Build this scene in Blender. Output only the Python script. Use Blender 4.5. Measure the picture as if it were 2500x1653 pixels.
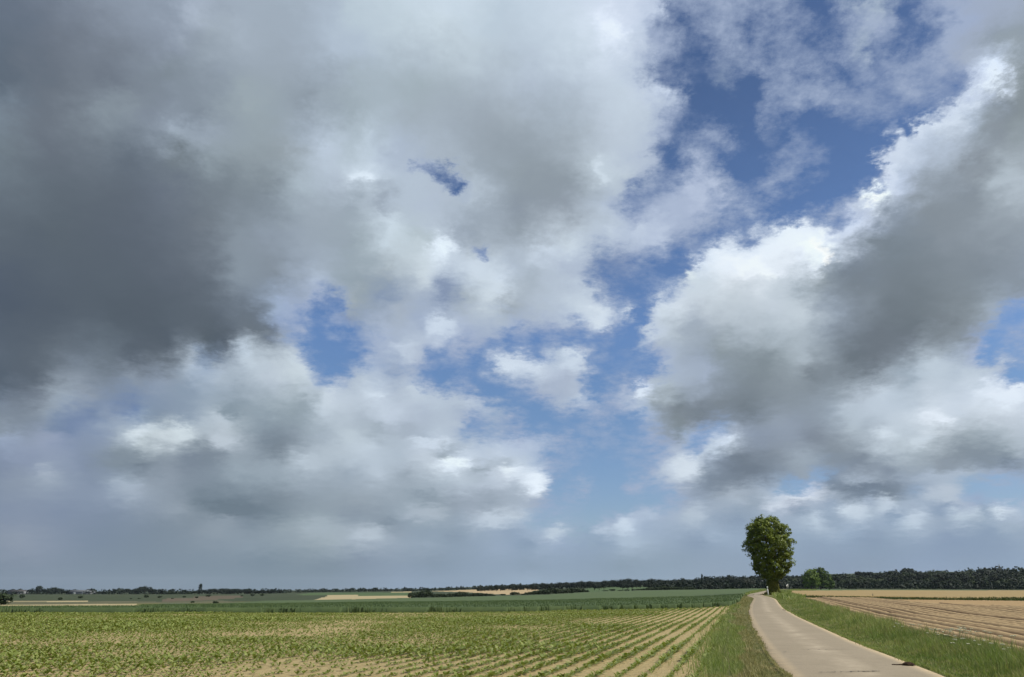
import bpy, math, random
import numpy as np
from math import radians as R
S = bpy.context.scene
for _o in list(bpy.data.objects): bpy.data.objects.remove(_o)
# ------------------------------------------------------------------ camera
EYE = 1.7
PITCH = R(18.73)
F = 1805.0                                   # focal length in pixels of the 2500 px wide photograph
cam_d = bpy.data.cameras.new('camera'); cam = bpy.data.objects.new('camera', cam_d)
S.collection.objects.link(cam); S.camera = cam
cam_d.sensor_width = 36.0; cam_d.lens = 36.0 * F / 2500.0
cam_d.clip_start = 0.1; cam_d.clip_end = 20000
cam.location = (0, 0, EYE); cam.rotation_euler = (R(90) + PITCH, 0, 0)
S.view_settings.view_transform = 'Standard'; S.view_settings.look = 'None'
S.view_settings.exposure = 0.0; S.view_settings.gamma = 1.0
S.render.resolution_x = 1024; S.render.resolution_y = 677
S.cycles.max_bounces = 5; S.cycles.diffuse_bounces = 2; S.cycles.transparent_max_bounces = 8
# ------------------------------------------------------------------ sun
SUN_EL = R(50); SUN_AZ = R(104)              # clockwise from the view direction (+Y)
sun_d = bpy.data.lights.new('sun', 'SUN'); sun_d.energy = 5.0; sun_d.angle = R(0.53); sun_d.color = (1.0, 0.945, 0.84)
sun = bpy.data.objects.new('sun', sun_d); S.collection.objects.link(sun)
sun.rotation_euler = (R(90) - SUN_EL, 0, -SUN_AZ + math.pi)
sun.location = (60, 0, 80)
# check: a sun lamp shines along its local -Z; this orientation puts the source at azimuth SUN_AZ
# ------------------------------------------------------------------ sky: Nishita blue with a broken cumulus layer by direction
SKY_STRENGTH = 0.1
WARP = 0.12; EDGE = 2.1; RELIEF = 0.4
BLUE_TINT = [(0.0, (.6, .7, .95)), (.12, (.72, .80, .98)), (.3, (.76, .89, 1.06)), (.42, (.83, .98, 1.2)), (.8, (.6, .7, .86)), (1.0, (.58, .68, .85))]
CLOUDS = {
0: """0 0 104 117 135;300 0 116 127 143;600 0 138 149 165;900 30 146 158 174;1040 60 170 181 196;1200 40 158 170 183;1500 40 162 175 187;1790 60 176 190 203
0 250 98 112 128;300 250 110 120 134;600 250 122 132 145;900 200 142 153 169;1110 160 160 172 182;1250 130 166 178 190;1500 220 160 172 184;1760 280 176 190 204
0 430 96 110 125;300 430 108 118 130;600 420 114 124 137;900 400 128 140 150;1200 420 146 158 170;1500 400 155 167 177;1790 450 160 173 183
0 600 118 133 146;200 600 108 118 130;520 590 132 144 153;680 570 134 146 155;820 590 130 141 155;950 700 160 173 186;1090 745 152 164 176;1050 620 132 144 156;1300 540 155 168 172;1450 600 152 165 172;1650 560 145 157 167
30 800 112 126 135;250 800 104 114 126;550 700 122 134 144;700 850 103 115 128;950 820 120 132 140;1100 850 140 153 160;1300 800 146 158 163;1500 800 152 163 168;1720 780 186 199 212;1620 700 165 178 190
0 1000 104 117 128;250 1000 98 110 121;600 1000 97 108 120;900 1000 106 117 131;1200 1000 122 134 142;1400 1000 130 142 150;1600 1000 168 182 190;1760 960 178 190 202
0 1250 92 104 116;300 1250 90 102 113;600 1250 91 102 115;900 1250 100 111 124;1100 1200 112 122 132;1250 1260 133 145 155;1450 1250 142 154 167;1700 1150 158 170 180;1790 1300 155 168 178
0 1500 82 95 113;300 1450 88 100 113;600 1500 88 100 112;900 1500 92 103 116;1100 1450 104 115 127;1250 1450 133 146 157;1450 1450 134 146 158;1700 1480 172 186 205;1600 1550 155 170 195""",
1: """50 50 185 200 208;300 100 193 207 213;560 60 205 218 225;540 130 202 215 220;850 80 190 205 215;1200 50 205 217 227;1430 160 225 233 245;1450 60 215 223 237;1600 150 192 204 224;1680 60 190 202 224
100 250 178 192 205;400 300 178 191 199;740 260 190 203 210;1000 250 190 203 214;1250 250 203 215 224;1500 280 207 217 230;1620 260 185 197 218
50 450 165 179 186;400 450 165 179 184;700 450 172 184 193;1000 450 178 190 203;1250 450 184 196 208;1500 480 198 210 221;1600 500 197 208 222;1710 510 192 204 225 .95
50 620 162 176 183;400 620 165 177 185;700 620 160 171 180;900 600 163 174 182;1150 620 168 180 190;1400 620 192 203 214;1600 620 190 202 216
50 780 180 194 202;170 730 188 202 212;300 800 175 188 205;500 730 170 182 193;700 760 158 169 178;950 780 150 161 169;1200 780 164 175 183;1400 760 185 196 206;1600 780 182 194 212
130 945 210 222 230;250 950 185 198 210;350 1000 182 195 208;720 900 158 170 180;950 950 147 158 165;1200 950 148 159 167;1390 900 198 210 217;1550 900 182 194 210;1500 980 184 196 208
50 1080 160 173 183;250 1080 163 175 187;500 1080 180 192 207;720 1030 178 190 201;950 1080 143 154 165;1200 1100 152 162 172;1350 1080 172 184 196
50 1300 155 169 176;260 1180 200 213 220;240 1300 195 208 214;530 1310 220 230 237;410 1250 185 198 202;450 1480 200 210 215;650 1250 165 177 190;700 1200 158 170 182;950 1220 152 163 172;1050 1330 200 211 222;1230 1290 202 213 221;1450 1220 192 204 218;1600 1200 188 200 220
720 1430 205 216 225;850 1520 205 216 225;900 1420 180 192 205;1000 1480 172 184 195;1200 1430 178 190 208;1300 1540 190 202 216
50 1500 150 165 175;250 1450 165 177 184;250 1560 140 158 185 .92;550 1560 138 155 186 .88
1400 1400 150 165 195 .35;1500 1380 150 165 198 .5;1520 1510 0 .05;1370 1500 155 170 200 .45;1680 1440 0 .15;1600 1360 0 .7;1740 1420 0 .1;1730 1250 185 197 220 .9;1790 1280 0 .8;1560 1060 0 .45;1640 1030 0 .5;1530 1030 0 .5;1700 1060 0 .75;1600 1140 0 .75;1770 950 0 .55;1700 1000 0 .55;1760 800 0 .1;1740 860 0 .1;1700 700 0 .7;1780 740 0 .2;1780 600 0 .35;1740 600 0 .6;1700 420 0 .45;1740 330 0 .35;1770 400 0 .35;1790 500 0 .5;1680 300 0 .7;1710 150 0 .75;1770 200 0 .5;1780 60 0 .5;1730 40 0 .6;1660 180 0 .9""",
2: """50 50 0 .55;200 80 0 .65;230 200 0 .65;320 120 0 .55;370 170 0 .35;450 60 0 .5;560 60 0 .4;620 50 0 .4;20 150 0 .25;80 280 0 .2;400 290 0 .6;470 380 0 .6;520 200 0 .55;500 270 0 .4;590 130 0 .45;650 250 0 .35;660 350 0 .25;720 50 0 .1;760 120 0 .15;700 180 0 .25;780 30 0 .1
960 40 170 185 205 .8;1050 60 170 185 205 .8;950 120 0 .7;880 170 0 .55;1150 150 0 .6;1060 170 0 .6;1000 240 170 185 205 .75;900 290 0 .6;840 240 0 .5;740 260 0 .4;1160 50 0 .05;1200 100 0 .1;1250 180 0 .15;1230 30 0 .05;1280 100 0 .3;1320 40 0 .55;1350 150 0 .45;1180 220 0 .2;1120 290 0 .55;1220 300 0 .6;1050 300 0 .25;870 350 0 .2;900 410 0 .3;1000 350 0 .45;960 420 0 .45;1180 380 0 .65;1150 450 0 .45;1050 480 0 .4;960 540 0 .35
600 420 0 .5;740 420 0 .65;540 430 0 .6;560 520 0 .7;650 480 0 .6;720 520 0 .7;850 480 0 .5;850 560 0 .4;440 600 0 .4;430 660 0 .25;600 600 0 .4;700 600 0 .2
1300 400 0 .6;1200 480 0 .55;1350 300 0 .7;1400 200 0 .8;1450 100 0 .85;1600 100 160 172 195 .95;1750 60 160 172 192 .98;1700 200 150 162 175 .98;1790 200 150 162 172;1500 300 165 177 200 .85;1600 250 165 177 195 .95;1450 380 0 .7;1300 520 0 .45;1400 500 0 .5;1200 560 0 .3;1080 590 0 .45;1000 620 0 .35;950 680 0 .15;1100 660 0 .2
100 430 0 0;350 430 0 0;300 560 0 0;200 600 0 0;350 700 0 0;550 690 0 0;750 650 0 .02;800 780 0 .03;900 850 0 0;950 750 0 .1;1000 880 0 0;1050 720 0 .05;850 1000 0 0;600 1080 0 0;550 1170 0 0;800 1080 0 0;450 1100 0 .02;350 850 0 .02;370 950 0 0;300 900 0 0;330 780 0 .08
200 440 150 168 195 .4;60 560 0 .05;20 580 0 .15;80 700 0 .35;200 680 0 .35;240 750 0 .35;300 640 0 0
600 720 0 .35;550 800 0 .4;560 900 0 .5;650 850 0 .4;720 880 0 .25;620 950 0 .3;700 780 0 .3;400 1000 0 .45;480 1020 0 .5;360 1060 0 .3;350 1140 180 192 215 .65;400 1160 0 .5;270 1150 0 .45
80 880 180 192 218 .7;150 980 180 192 218 .8;200 1060 180 192 218 .75;80 1100 180 192 218 .85;220 950 0 .6;260 850 0 .2;30 800 0 .45;180 1020 0 .6;40 980 180 192 218 .85;150 1150 0 .7;60 1200 0 .75;200 1230 0 .35;280 1220 0 .3;80 1280 0 .3;60 1340 0 .4;180 1260 0 .4;340 1260 0 .2;20 1430 0 .1
40 1450 205 215 222;110 1400 215 224 235;180 1340 215 224 235;250 1310 215 224 235;330 1320 215 224 235;400 1280 215 224 235;460 1260 220 228 236;550 1240 222 230 238;650 1230 225 232 240;740 1225 225 232 240;300 1430 238 240 242;400 1440 235 238 240;600 1290 235 240 245;760 1320 240 245 250;700 1400 225 232 238;100 1480 205 215 222;300 1540 205 212 215;500 1500 205 213 217;550 1400 225 230 234
850 1100 0 .5;820 1180 0 .6;880 1200 200 212 232 .85;930 1080 0 .5;960 1010 215 225 240 .95;1000 1060 230 238 248;1070 1050 230 238 248;900 1260 205 215 232;930 1150 200 210 230;1050 880 200 210 228;1050 960 200 210 228;1100 820 200 210 228;1130 730 200 210 228 .6;1170 760 205 215 230;1250 680 205 215 230;1320 640 205 215 230;1370 600 205 215 230;1450 550 208 218 233;1520 500 208 218 233;1590 450 210 220 236;1650 420 215 226 242;1720 380 215 226 242;1670 340 195 208 228;1150 900 190 202 220;1180 980 190 202 222;1250 800 192 204 222;1350 720 190 202 220;1500 620 180 193 210;1600 530 175 187 205
1020 1000 0 .05;990 960 0 .1;1030 850 0 .05;1080 760 0 .1;1200 690 0 .1;1280 620 0 .15;1350 560 0 .4;1440 510 0 .5;1500 460 0 .7
1790 400 150 160 165;1700 500 148 158 166;1600 650 152 163 172;1700 700 142 151 158;1790 700 146 156 160;1450 850 165 176 188;1300 950 160 171 184;1550 850 143 152 160;1700 950 175 186 192;1790 1000 178 188 194;1500 1000 138 148 156;1300 1100 140 150 158;1100 1100 160 172 188;1000 1200 160 172 190;1050 1300 130 142 152;900 1400 135 147 160;1200 1300 126 138 147;1400 1300 135 145 153;1600 1200 145 155 163;1790 1150 155 165 172;1790 1400 140 151 162;1600 1450 130 141 150;1350 1500 124 135 142;1100 1500 120 131 139;900 1530 125 136 145;720 1480 155 165 170;780 1400 165 176 186;650 1540 170 181 188;1790 1540 140 152 165""",
3: """0 50 80 93 110;300 100 84 96 110;600 100 84 96 108;900 100 88 100 112;1200 100 100 112 125;1350 150 108 120 132;1440 200 118 131 146
0 300 90 103 118;300 250 96 108 120;600 250 97 110 122;900 250 92 104 117;700 330 96 108 122;1100 260 98 111 123;1220 270 105 117 130
0 450 88 102 118;200 420 97 109 122;430 350 115 128 142;550 390 112 125 138;850 360 108 120 132;1020 350 170 183 196;1100 350 135 155 182
0 560 118 132 150;200 550 118 130 145;300 530 150 163 176;450 520 140 153 170;700 430 132 145 160;850 480 140 155 175;1000 480 140 158 178
0 700 132 145 160;150 700 128 142 160;250 620 142 156 172;400 650 120 141 178;320 690 115 137 172;480 630 118 140 176;690 600 112 138 182;600 640 140 157 182;780 620 135 155 180;560 700 145 162 186
10 740 150 165 190;260 750 145 158 185;550 760 140 156 180;1000 640 145 162 180;1150 640 175 188 196;1200 660 182 194 202;1230 620 140 157 168;850 650 140 157 175
750 740 195 206 208;860 700 180 192 197;970 730 197 207 208;880 770 200 209 210;1210 780 180 190 197;1250 690 172 184 190
1350 350 188 200 208;1300 280 182 195 206;1550 330 195 206 213;1600 400 200 211 216;1450 450 185 196 205;1650 500 185 197 205;1250 500 155 170 182;1150 400 170 184 198
1450 600 155 170 178;1650 560 160 174 182;1600 620 150 165 173;1740 540 200 210 217;1700 600 190 202 210;1650 700 160 174 183;1400 680 140 156 167;1400 780 128 143 155;1500 830 128 142 153;1550 750 138 152 163;1750 750 170 183 193
1700 100 0 .05;1750 200 0 .3;1680 300 0 .08;1750 330 0 .05;1790 180 0 .45;1780 90 0 .4;1640 230 0 .15;1600 150 0 .55;1500 150 145 163 195 .85;1450 80 150 168 195 .9;1500 40 155 172 200;1650 50 0 .5;1790 250 0 .1;1790 400 0 .1;1720 400 0 .2;1800 60 0 .15;1700 20 0 .5
0 900 128 143 170;250 950 155 168 185;180 900 138 152 178;90 1000 138 152 172;450 900 130 146 172;500 1000 132 148 172;650 1000 155 170 186;700 1030 160 173 188;600 860 130 145 158;750 890 122 137 150;1000 880 127 141 155;1100 800 140 153 163;1150 860 130 144 156;900 960 140 153 166;1100 970 130 145 158;1250 930 150 165 175;1400 950 150 165 175;1600 880 185 197 205;1700 950 165 178 188;1780 860 180 192 200
0 1150 130 145 170;300 1150 128 144 170;600 1150 128 145 168;880 1100 140 154 168;950 1130 145 158 170;1050 1080 118 135 148;1200 1130 112 130 143;1350 1140 115 132 145;1500 1070 130 145 156;1650 1030 150 164 175;1780 1080 148 162 172
0 1270 135 148 168;100 1290 140 152 170;200 1350 135 148 168;500 1300 122 140 162;850 1230 125 142 158;1000 1200 128 144 157;1200 1190 135 150 162;1150 1250 140 154 165;1350 1220 125 142 155;1600 1250 152 166 173;1700 1220 160 174 180;1750 1310 158 172 178;1500 1230 145 160 168;1480 1170 125 142 153
0 1480 122 138 158;500 1450 122 140 158;1000 1450 122 141 156;1400 1400 122 142 156;1750 1450 125 144 158;0 1560 118 135 155;900 1560 124 142 158;1800 1560 128 147 165;1340 1350 135 152 165""",
4: """50 50 160 172 180;300 80 165 177 192;30 120 140 158 190 .85;100 200 150 168 200 .55;20 350 0 .05;60 330 0 .1;0 220 0 .3;100 320 0 .4;220 200 170 184 208 .9;520 170 195 207 222;420 220 180 193 212;330 280 185 198 215;400 320 180 192 210;280 250 165 180 205;420 140 165 180 205;450 350 0 .5;300 400 155 172 200 .75;150 400 175 190 212 .85;650 150 175 188 210;750 200 165 180 205 .9;900 130 170 185 208
650 30 170 182 192;800 20 200 210 215;900 60 165 176 186;1050 80 178 190 205;1200 50 190 202 215;1350 100 207 217 226;1380 150 205 216 228;1250 120 192 204 218;1480 110 190 202 220 .85;1550 90 185 198 218 .8;1100 180 0 .7;1250 190 0 .5;1000 190 0 .55;1400 180 0 .6
1450 30 160 175 205 .5;1520 30 0 .3;1620 80 0 0;1620 20 0 .25;1600 150 0 0;1580 200 0 .05;1500 200 0 .1;900 250 0 .1;1050 270 0 .1;1200 260 0 .15;1350 230 0 .2;1420 280 0 .3;1550 290 0 .2;1500 350 0 .2;1680 400 0 .1;1620 380 0 .15;1400 350 0 .25;1450 420 0 .2;1350 450 0 .1;1340 500 0 .05;780 260 0 .5;650 260 0 .75;600 320 0 .5;550 370 0 .3;480 400 0 .2;700 370 0 .1;680 430 0 .2
850 360 195 207 222;920 370 200 211 225;1050 380 200 211 225;980 400 190 202 218;880 420 175 190 212;960 470 165 182 210 .8;1230 340 195 207 222;1180 320 180 195 215 .9;1270 380 190 202 218;1150 430 180 192 212;1200 480 172 184 205;1250 530 180 193 212;1300 560 185 198 218 .8;1080 500 170 183 205;1150 580 165 180 205 .8;1160 640 0 .3;1100 560 0 .5;1050 580 0 .15;1000 530 0 .4
850 520 0 0;780 500 0 0;900 570 0 .1;550 460 0 .05;530 480 0 .05;630 460 0 .4;680 500 0 .4;720 530 0 .4;480 460 0 .2
100 450 180 193 208;170 530 200 211 222;60 500 185 197 210;300 520 180 192 207;400 500 190 202 215;500 560 185 198 212;700 570 185 198 215;760 600 170 186 210 .8;620 540 180 193 210;250 650 195 206 218;100 650 175 187 198;450 620 178 190 206;650 620 170 184 205;600 690 180 193 208;700 680 0 .25;720 740 160 178 205 .5;850 600 160 178 205 .7;800 680 160 178 205 .75;930 640 0 .5;1000 680 0 .1;1050 640 0 0;1150 700 0 .03;1250 650 0 .15;950 700 0 .4;920 740 0 .5
30 750 190 202 208;200 720 165 178 188;350 720 170 182 195;450 750 180 193 206;150 800 192 204 213;500 780 198 209 220;300 850 178 191 202;420 840 195 205 215;600 890 222 231 238;540 900 215 224 230;700 880 200 211 222;560 850 165 178 188;740 930 160 173 183;850 870 195 207 220;900 930 220 228 235;870 900 175 188 200;960 880 190 203 218;900 790 180 195 218 .95;1000 800 178 193 218 .9;1090 780 165 183 212 .8;1150 760 0 .5;1250 740 0 .4;1230 850 0 .3;1170 880 0 .55;1130 850 0 .2;1050 860 170 188 214 .85;1050 900 170 188 214 .8
50 950 160 174 186;200 950 185 197 207;350 950 160 173 184;550 1000 175 188 198;650 1020 180 192 203;450 1080 150 165 176;600 1050 168 180 192;780 970 190 201 213;800 1050 165 177 190;950 1000 190 201 213;1020 970 218 227 235;1030 1020 222 230 237;1080 1030 205 215 226;950 1060 175 187 200;1050 1080 170 182 200 .95;1110 1090 0 .5;1130 980 0 .3;1120 1050 0 .05;1160 1000 0 .1
1640 1080 0 .1;1700 1120 0 .2;1600 1100 0 .05;1550 1130 0 .05;1750 1060 0 .4;1650 1020 0 .25;1500 1080 0 .0;1400 1100 0 .02;1290 1000 160 178 208 .7;1300 1040 0 .5;1200 1090 0 .4;1350 1000 0 .05;1250 960 0 .1;1100 1140 0 .4
100 1100 150 163 173;50 1180 140 155 168;400 1150 160 174 185;480 1160 170 182 190;330 1180 150 165 178;600 1110 150 163 176;800 1120 155 168 182;700 1140 160 172 186;830 1180 185 196 208;750 1190 178 190 203;950 1180 180 192 206 .9;600 1180 150 165 180
250 1220 135 151 165;150 1270 175 187 195;60 1300 165 178 188;220 1260 160 173 185;430 1270 142 160 177;470 1320 148 165 182;600 1280 138 156 175;900 1250 150 168 192;1050 1200 150 172 205 .3
1150 1260 180 193 208 .95;1100 1290 170 184 205 .9;1180 1310 155 172 200 .8;1000 1330 138 158 185;850 1350 150 168 192;1050 1360 150 168 192
1400 1250 175 188 208 .9;1500 1210 188 200 218;1510 1250 185 198 215;1460 1200 165 180 205;1620 1170 170 185 208;1590 1230 160 176 202;1520 1330 165 180 200;1700 1210 160 176 200;1350 1180 0 .05;1300 1250 145 165 195 .4;1450 1150 0 .05;1420 1300 145 163 190 .8
1570 1010 165 180 208 .8;1530 1030 0 .6;1590 960 0 .3;1500 1000 0 .05;1450 950 0 .05;1400 850 0 .1;1500 900 0 .25;1400 650 0 .5;1350 670 0 .5;1420 730 0 .4;1450 600 0 .65;1380 590 0 .6;1400 500 0 .3;1530 470 0 .5;1590 520 205 215 228;1560 550 185 197 215;1650 460 0 .7;1640 500 190 202 218;1500 650 0 .2;1560 680 0 .1;1450 760 0 .3;1540 750 0 .2;1620 650 165 182 210 .6;1620 600 170 185 205;1600 700 0 .4;1650 740 0 .6;1600 800 0 .35;1690 820 0 .5;1750 760 150 165 190 .85;1500 830 0 .3;1650 900 0 .45
1660 560 160 172 182;1750 520 165 177 186;1700 470 175 188 202;1750 600 135 146 155;1790 580 128 140 148;1750 730 140 153 165;1790 680 132 144 152
1720 80 205 215 225;1780 60 210 218 224;1650 200 195 206 220;1620 260 185 198 216 .9;1700 250 178 190 206;1780 200 178 189 198;1720 350 170 184 208 .85;1790 320 165 178 195;1650 280 0 .5;1640 420 0 .1
1780 880 190 201 215;1720 950 185 197 213;1790 930 210 219 228;1790 800 170 184 205
100 1400 135 152 170;500 1420 133 152 172;1000 1440 138 157 180;1500 1430 138 155 175;1790 1420 140 157 178;300 1540 138 158 182;1000 1530 148 168 192;1700 1500 140 158 180""",
5: """100 50 200 208 213;300 100 190 199 204;500 50 200 208 213;650 80 195 204 208;50 150 170 181 193;300 220 168 179 186;500 200 175 186 192;680 200 170 181 188;650 340 165 176 182;200 300 142 154 160;450 330 135 147 152;350 400 132 144 150;100 350 155 168 185;130 420 160 173 192;550 450 140 151 157;700 420 128 139 146;50 550 145 157 170;200 600 125 136 145;350 620 118 130 140;100 640 122 134 146;500 580 135 146 155;800 50 150 162 175;780 200 145 157 168;1000 50 128 139 148;1000 200 113 123 132;1200 150 112 123 130;1400 150 125 135 142;1200 250 118 128 137;900 350 112 123 131;1050 350 120 130 139;1000 420 128 139 148;1550 100 142 153 162;1500 230 140 151 162;1650 50 155 168 182
1750 130 0 .15;1700 200 0 .3;1640 300 0 0;1690 320 0 .05;1620 340 0 .1;1740 400 0 .1;1780 440 0 0;1770 270 160 175 205 .55;1720 230 0 .35;1600 270 0 .5;1560 300 0 .85;1680 270 0 .1;1790 100 0 .2;1730 360 180 194 215 .9;1640 380 180 193 210 .95;1720 350 180 194 215 .8
1450 290 160 173 188;1350 350 185 197 206;1250 390 178 191 201;1200 440 165 179 190;1050 500 190 201 210;950 560 182 193 203;870 600 178 190 200;800 620 155 168 180;1300 480 190 201 210;1400 430 188 200 210;1550 400 190 202 213;1150 580 190 202 212;1250 550 192 203 212;1500 500 200 210 220;1600 520 212 221 230;1700 540 218 226 233;1790 500 218 226 236;1650 480 205 215 228;1350 660 220 226 230;1280 630 212 220 226;1450 620 205 214 222;1600 640 205 213 219;1790 640 200 208 216;1700 640 200 208 215
900 700 178 190 198;1080 740 200 210 216;1000 700 172 184 194;1060 800 188 199 206;1200 740 188 199 206;1270 800 195 205 210;1150 870 170 182 190;1250 850 168 180 187;1500 720 170 181 187;1650 720 178 189 196;1790 820 170 182 191;1650 800 150 163 172;1500 820 140 153 163;1400 900 142 154 165;1600 880 135 149 163;1750 880 130 145 160;800 830 135 147 158;700 750 130 141 155;600 720 142 154 170;500 680 145 157 172;950 880 128 141 155;1100 930 135 149 165;400 750 140 153 172;640 860 155 168 180;550 900 138 151 165;300 850 125 138 152;400 950 118 132 148;250 950 120 134 150;650 950 150 163 177;500 850 135 147 160;200 850 150 164 182
100 740 0 .4;200 700 155 170 195 .55;80 820 0 .15;40 740 165 180 205 .7;230 770 200 211 224;180 800 185 198 213;140 830 180 193 210;30 920 205 214 222;60 880 195 206 218;100 920 165 178 193;20 1000 165 178 195;150 1000 130 145 162;0 720 135 150 165;20 690 140 152 165
200 1060 150 163 178;280 1070 170 182 195;100 1080 150 165 185;430 1050 165 179 195;500 1000 150 168 190;560 1030 135 165 200 .2;650 1020 0 .1;750 970 140 160 190 .3;380 1100 150 165 182;520 1100 195 203 215;600 1080 190 198 212;700 1050 210 215 224;500 1130 190 198 212;580 1120 165 176 195;450 1150 165 178 195;620 1150 150 166 188
800 1000 125 142 162;950 1030 122 138 155;1100 1040 128 143 158;1000 980 155 168 182;900 990 150 163 178;1150 980 150 164 180;1400 960 165 179 195;1550 950 160 175 192;1700 940 155 170 192;1330 1060 175 188 203;1450 1055 178 190 205;1380 1090 165 180 198;1250 1040 145 165 190 .7;1550 1020 138 170 205 .15;1650 1020 0 .1;1780 1020 0 .1;1750 1080 0 .2;1550 1080 0 .5
900 1140 195 205 215;940 1160 195 205 216;860 1160 190 201 213;1090 1120 185 196 208;1020 1150 165 180 198;1000 1090 155 170 190;790 1120 148 166 190;800 1200 142 160 185;710 1200 182 195 210;760 1245 168 182 200;880 1260 155 172 196;700 1250 155 171 193
1240 1180 185 197 212;1200 1210 182 195 210;1290 1170 165 180 200;1150 1180 140 160 188;1500 1160 180 193 208;1450 1180 170 184 202;1560 1180 165 180 198;1690 1140 198 208 220;1670 1150 185 197 212;1620 1140 145 165 192;1340 1220 155 170 192;1400 1140 138 158 188;1750 1240 160 175 195;1720 1220 150 167 192;1790 1250 155 170 192;1600 1250 142 160 187
60 1170 175 187 202;20 1140 165 178 197;100 1150 170 183 200;170 1190 150 166 188;160 1280 155 172 195;290 1300 148 165 190;300 1200 140 158 183
100 1300 138 155 182;700 1330 142 159 185;1000 1280 138 155 182;1100 1320 140 157 183;1400 1300 138 155 185;1700 1320 140 157 185;100 1450 142 158 180;600 1420 140 156 180;1000 1430 137 153 178;1500 1420 138 155 183;1790 1420 142 160 188;800 1460 135 150 178;1300 1450 140 157 187""",
}
BRUSH = [   # x, y, rx, ry, tilt, colour or None, cover or None, strength: single small clouds and gaps
 (1075, 425, 52, 24, 28, (150, 168, 205), 0.2, .9), (1118, 455, 26, 12, 40, (150, 168, 205), 0.08, .85), (1070, 413, 10, 16, 20, (175, 188, 205), 0.6, .7),
 (1020, 405, 34, 9, 20, (165, 180, 208), 0.55, .8), (1183, 615, 19, 15, 0, (150, 168, 205), 0.3, .85),
] + [(x, y, rx, ry, t, (r, g, b), .97, 1.0) for x, y, rx, ry, t, r, g, b in [
 (1905,1228,34,10,-20,197,204,216),(1950,1212,38,8,-14,207,213,222),(2079,1248,32,12,5,192,203,215),(2166,1230,24,14,-20,185,197,210),(1992,1271,18,12,0,182,195,210),(2015,1292,22,8,0,166,180,200),
 (2235,1264,30,13,-15,186,198,213),(2355,1255,40,16,-10,182,195,210),(2442,1243,17,9,-5,202,212,223),(2465,1287,30,14,0,160,175,195),(2305,1206,52,12,0,180,192,206),(1693,1255,28,18,0,176,188,203),
 (1742,1308,14,12,0,156,172,195),(2309,1158,70,13,-5,168,182,198),(2093,1172,40,11,0,154,168,184),(2120,1193,80,13,0,122,138,156),(1772,1073,26,8,-25,204,215,228),(1735,1097,30,13,-35,187,200,215),
 (1680,1142,32,32,0,207,216,224),(2162,1060,18,11,-10,205,215,221),(2254,1070,30,13,-35,200,210,216),(2286,1023,45,14,15,224,230,235),(2447,959,55,24,0,224,231,238),
 (1356,1300,28,13,-25,184,196,211),(1526,1280,20,19,0,192,204,221),(1476,1294,22,13,0,178,191,211),(1577,1257,24,15,0,172,187,210),(1536,1331,30,9,0,168,183,203),(1306,1179,30,28,0,224,232,239),
 (1108,1129,36,14,-5,227,236,243),(1242,1147,20,8,0,226,234,240),(1218,1266,60,13,-5,188,199,211),(1035,1253,55,12,0,168,180,191),(897,1305,38,13,-10,178,190,199),(1053,1083,60,9,3,202,213,224),
 (1045,1216,45,11,8,145,160,172),(1255,890,52,22,8,205,216,229),(1402,881,20,27,20,197,209,224),(1072,798,34,16,0,199,211,226),(985,853,34,13,15,190,202,219),(911,963,22,12,20,205,216,226),
 (1563,959,17,16,-20,212,222,234),(344,1058,34,11,-25,204,214,217),(445,1055,26,14,20,202,212,213),(551,1078,32,12,8,184,194,201),(308,1188,34,14,10,160,174,189),(122,1156,20,9,25,160,172,189),
 (565,1238,90,14,5,110,128,141),(776,1289,45,17,5,162,176,183),(2130,478,24,22,0,234,242,251),(2015,611,13,20,30,244,249,253),(2424,188,26,12,-40,224,233,247),(2456,174,14,9,-40,230,238,250),
 (1960,583,60,20,0,234,240,246),(1845,657,55,18,8,240,243,245),(1490,73,30,36,-20,230,237,248),(1471,413,11,22,0,204,215,222),(893,434,32,9,5,217,228,235),(1076,601,30,24,0,225,235,241)]]
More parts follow.
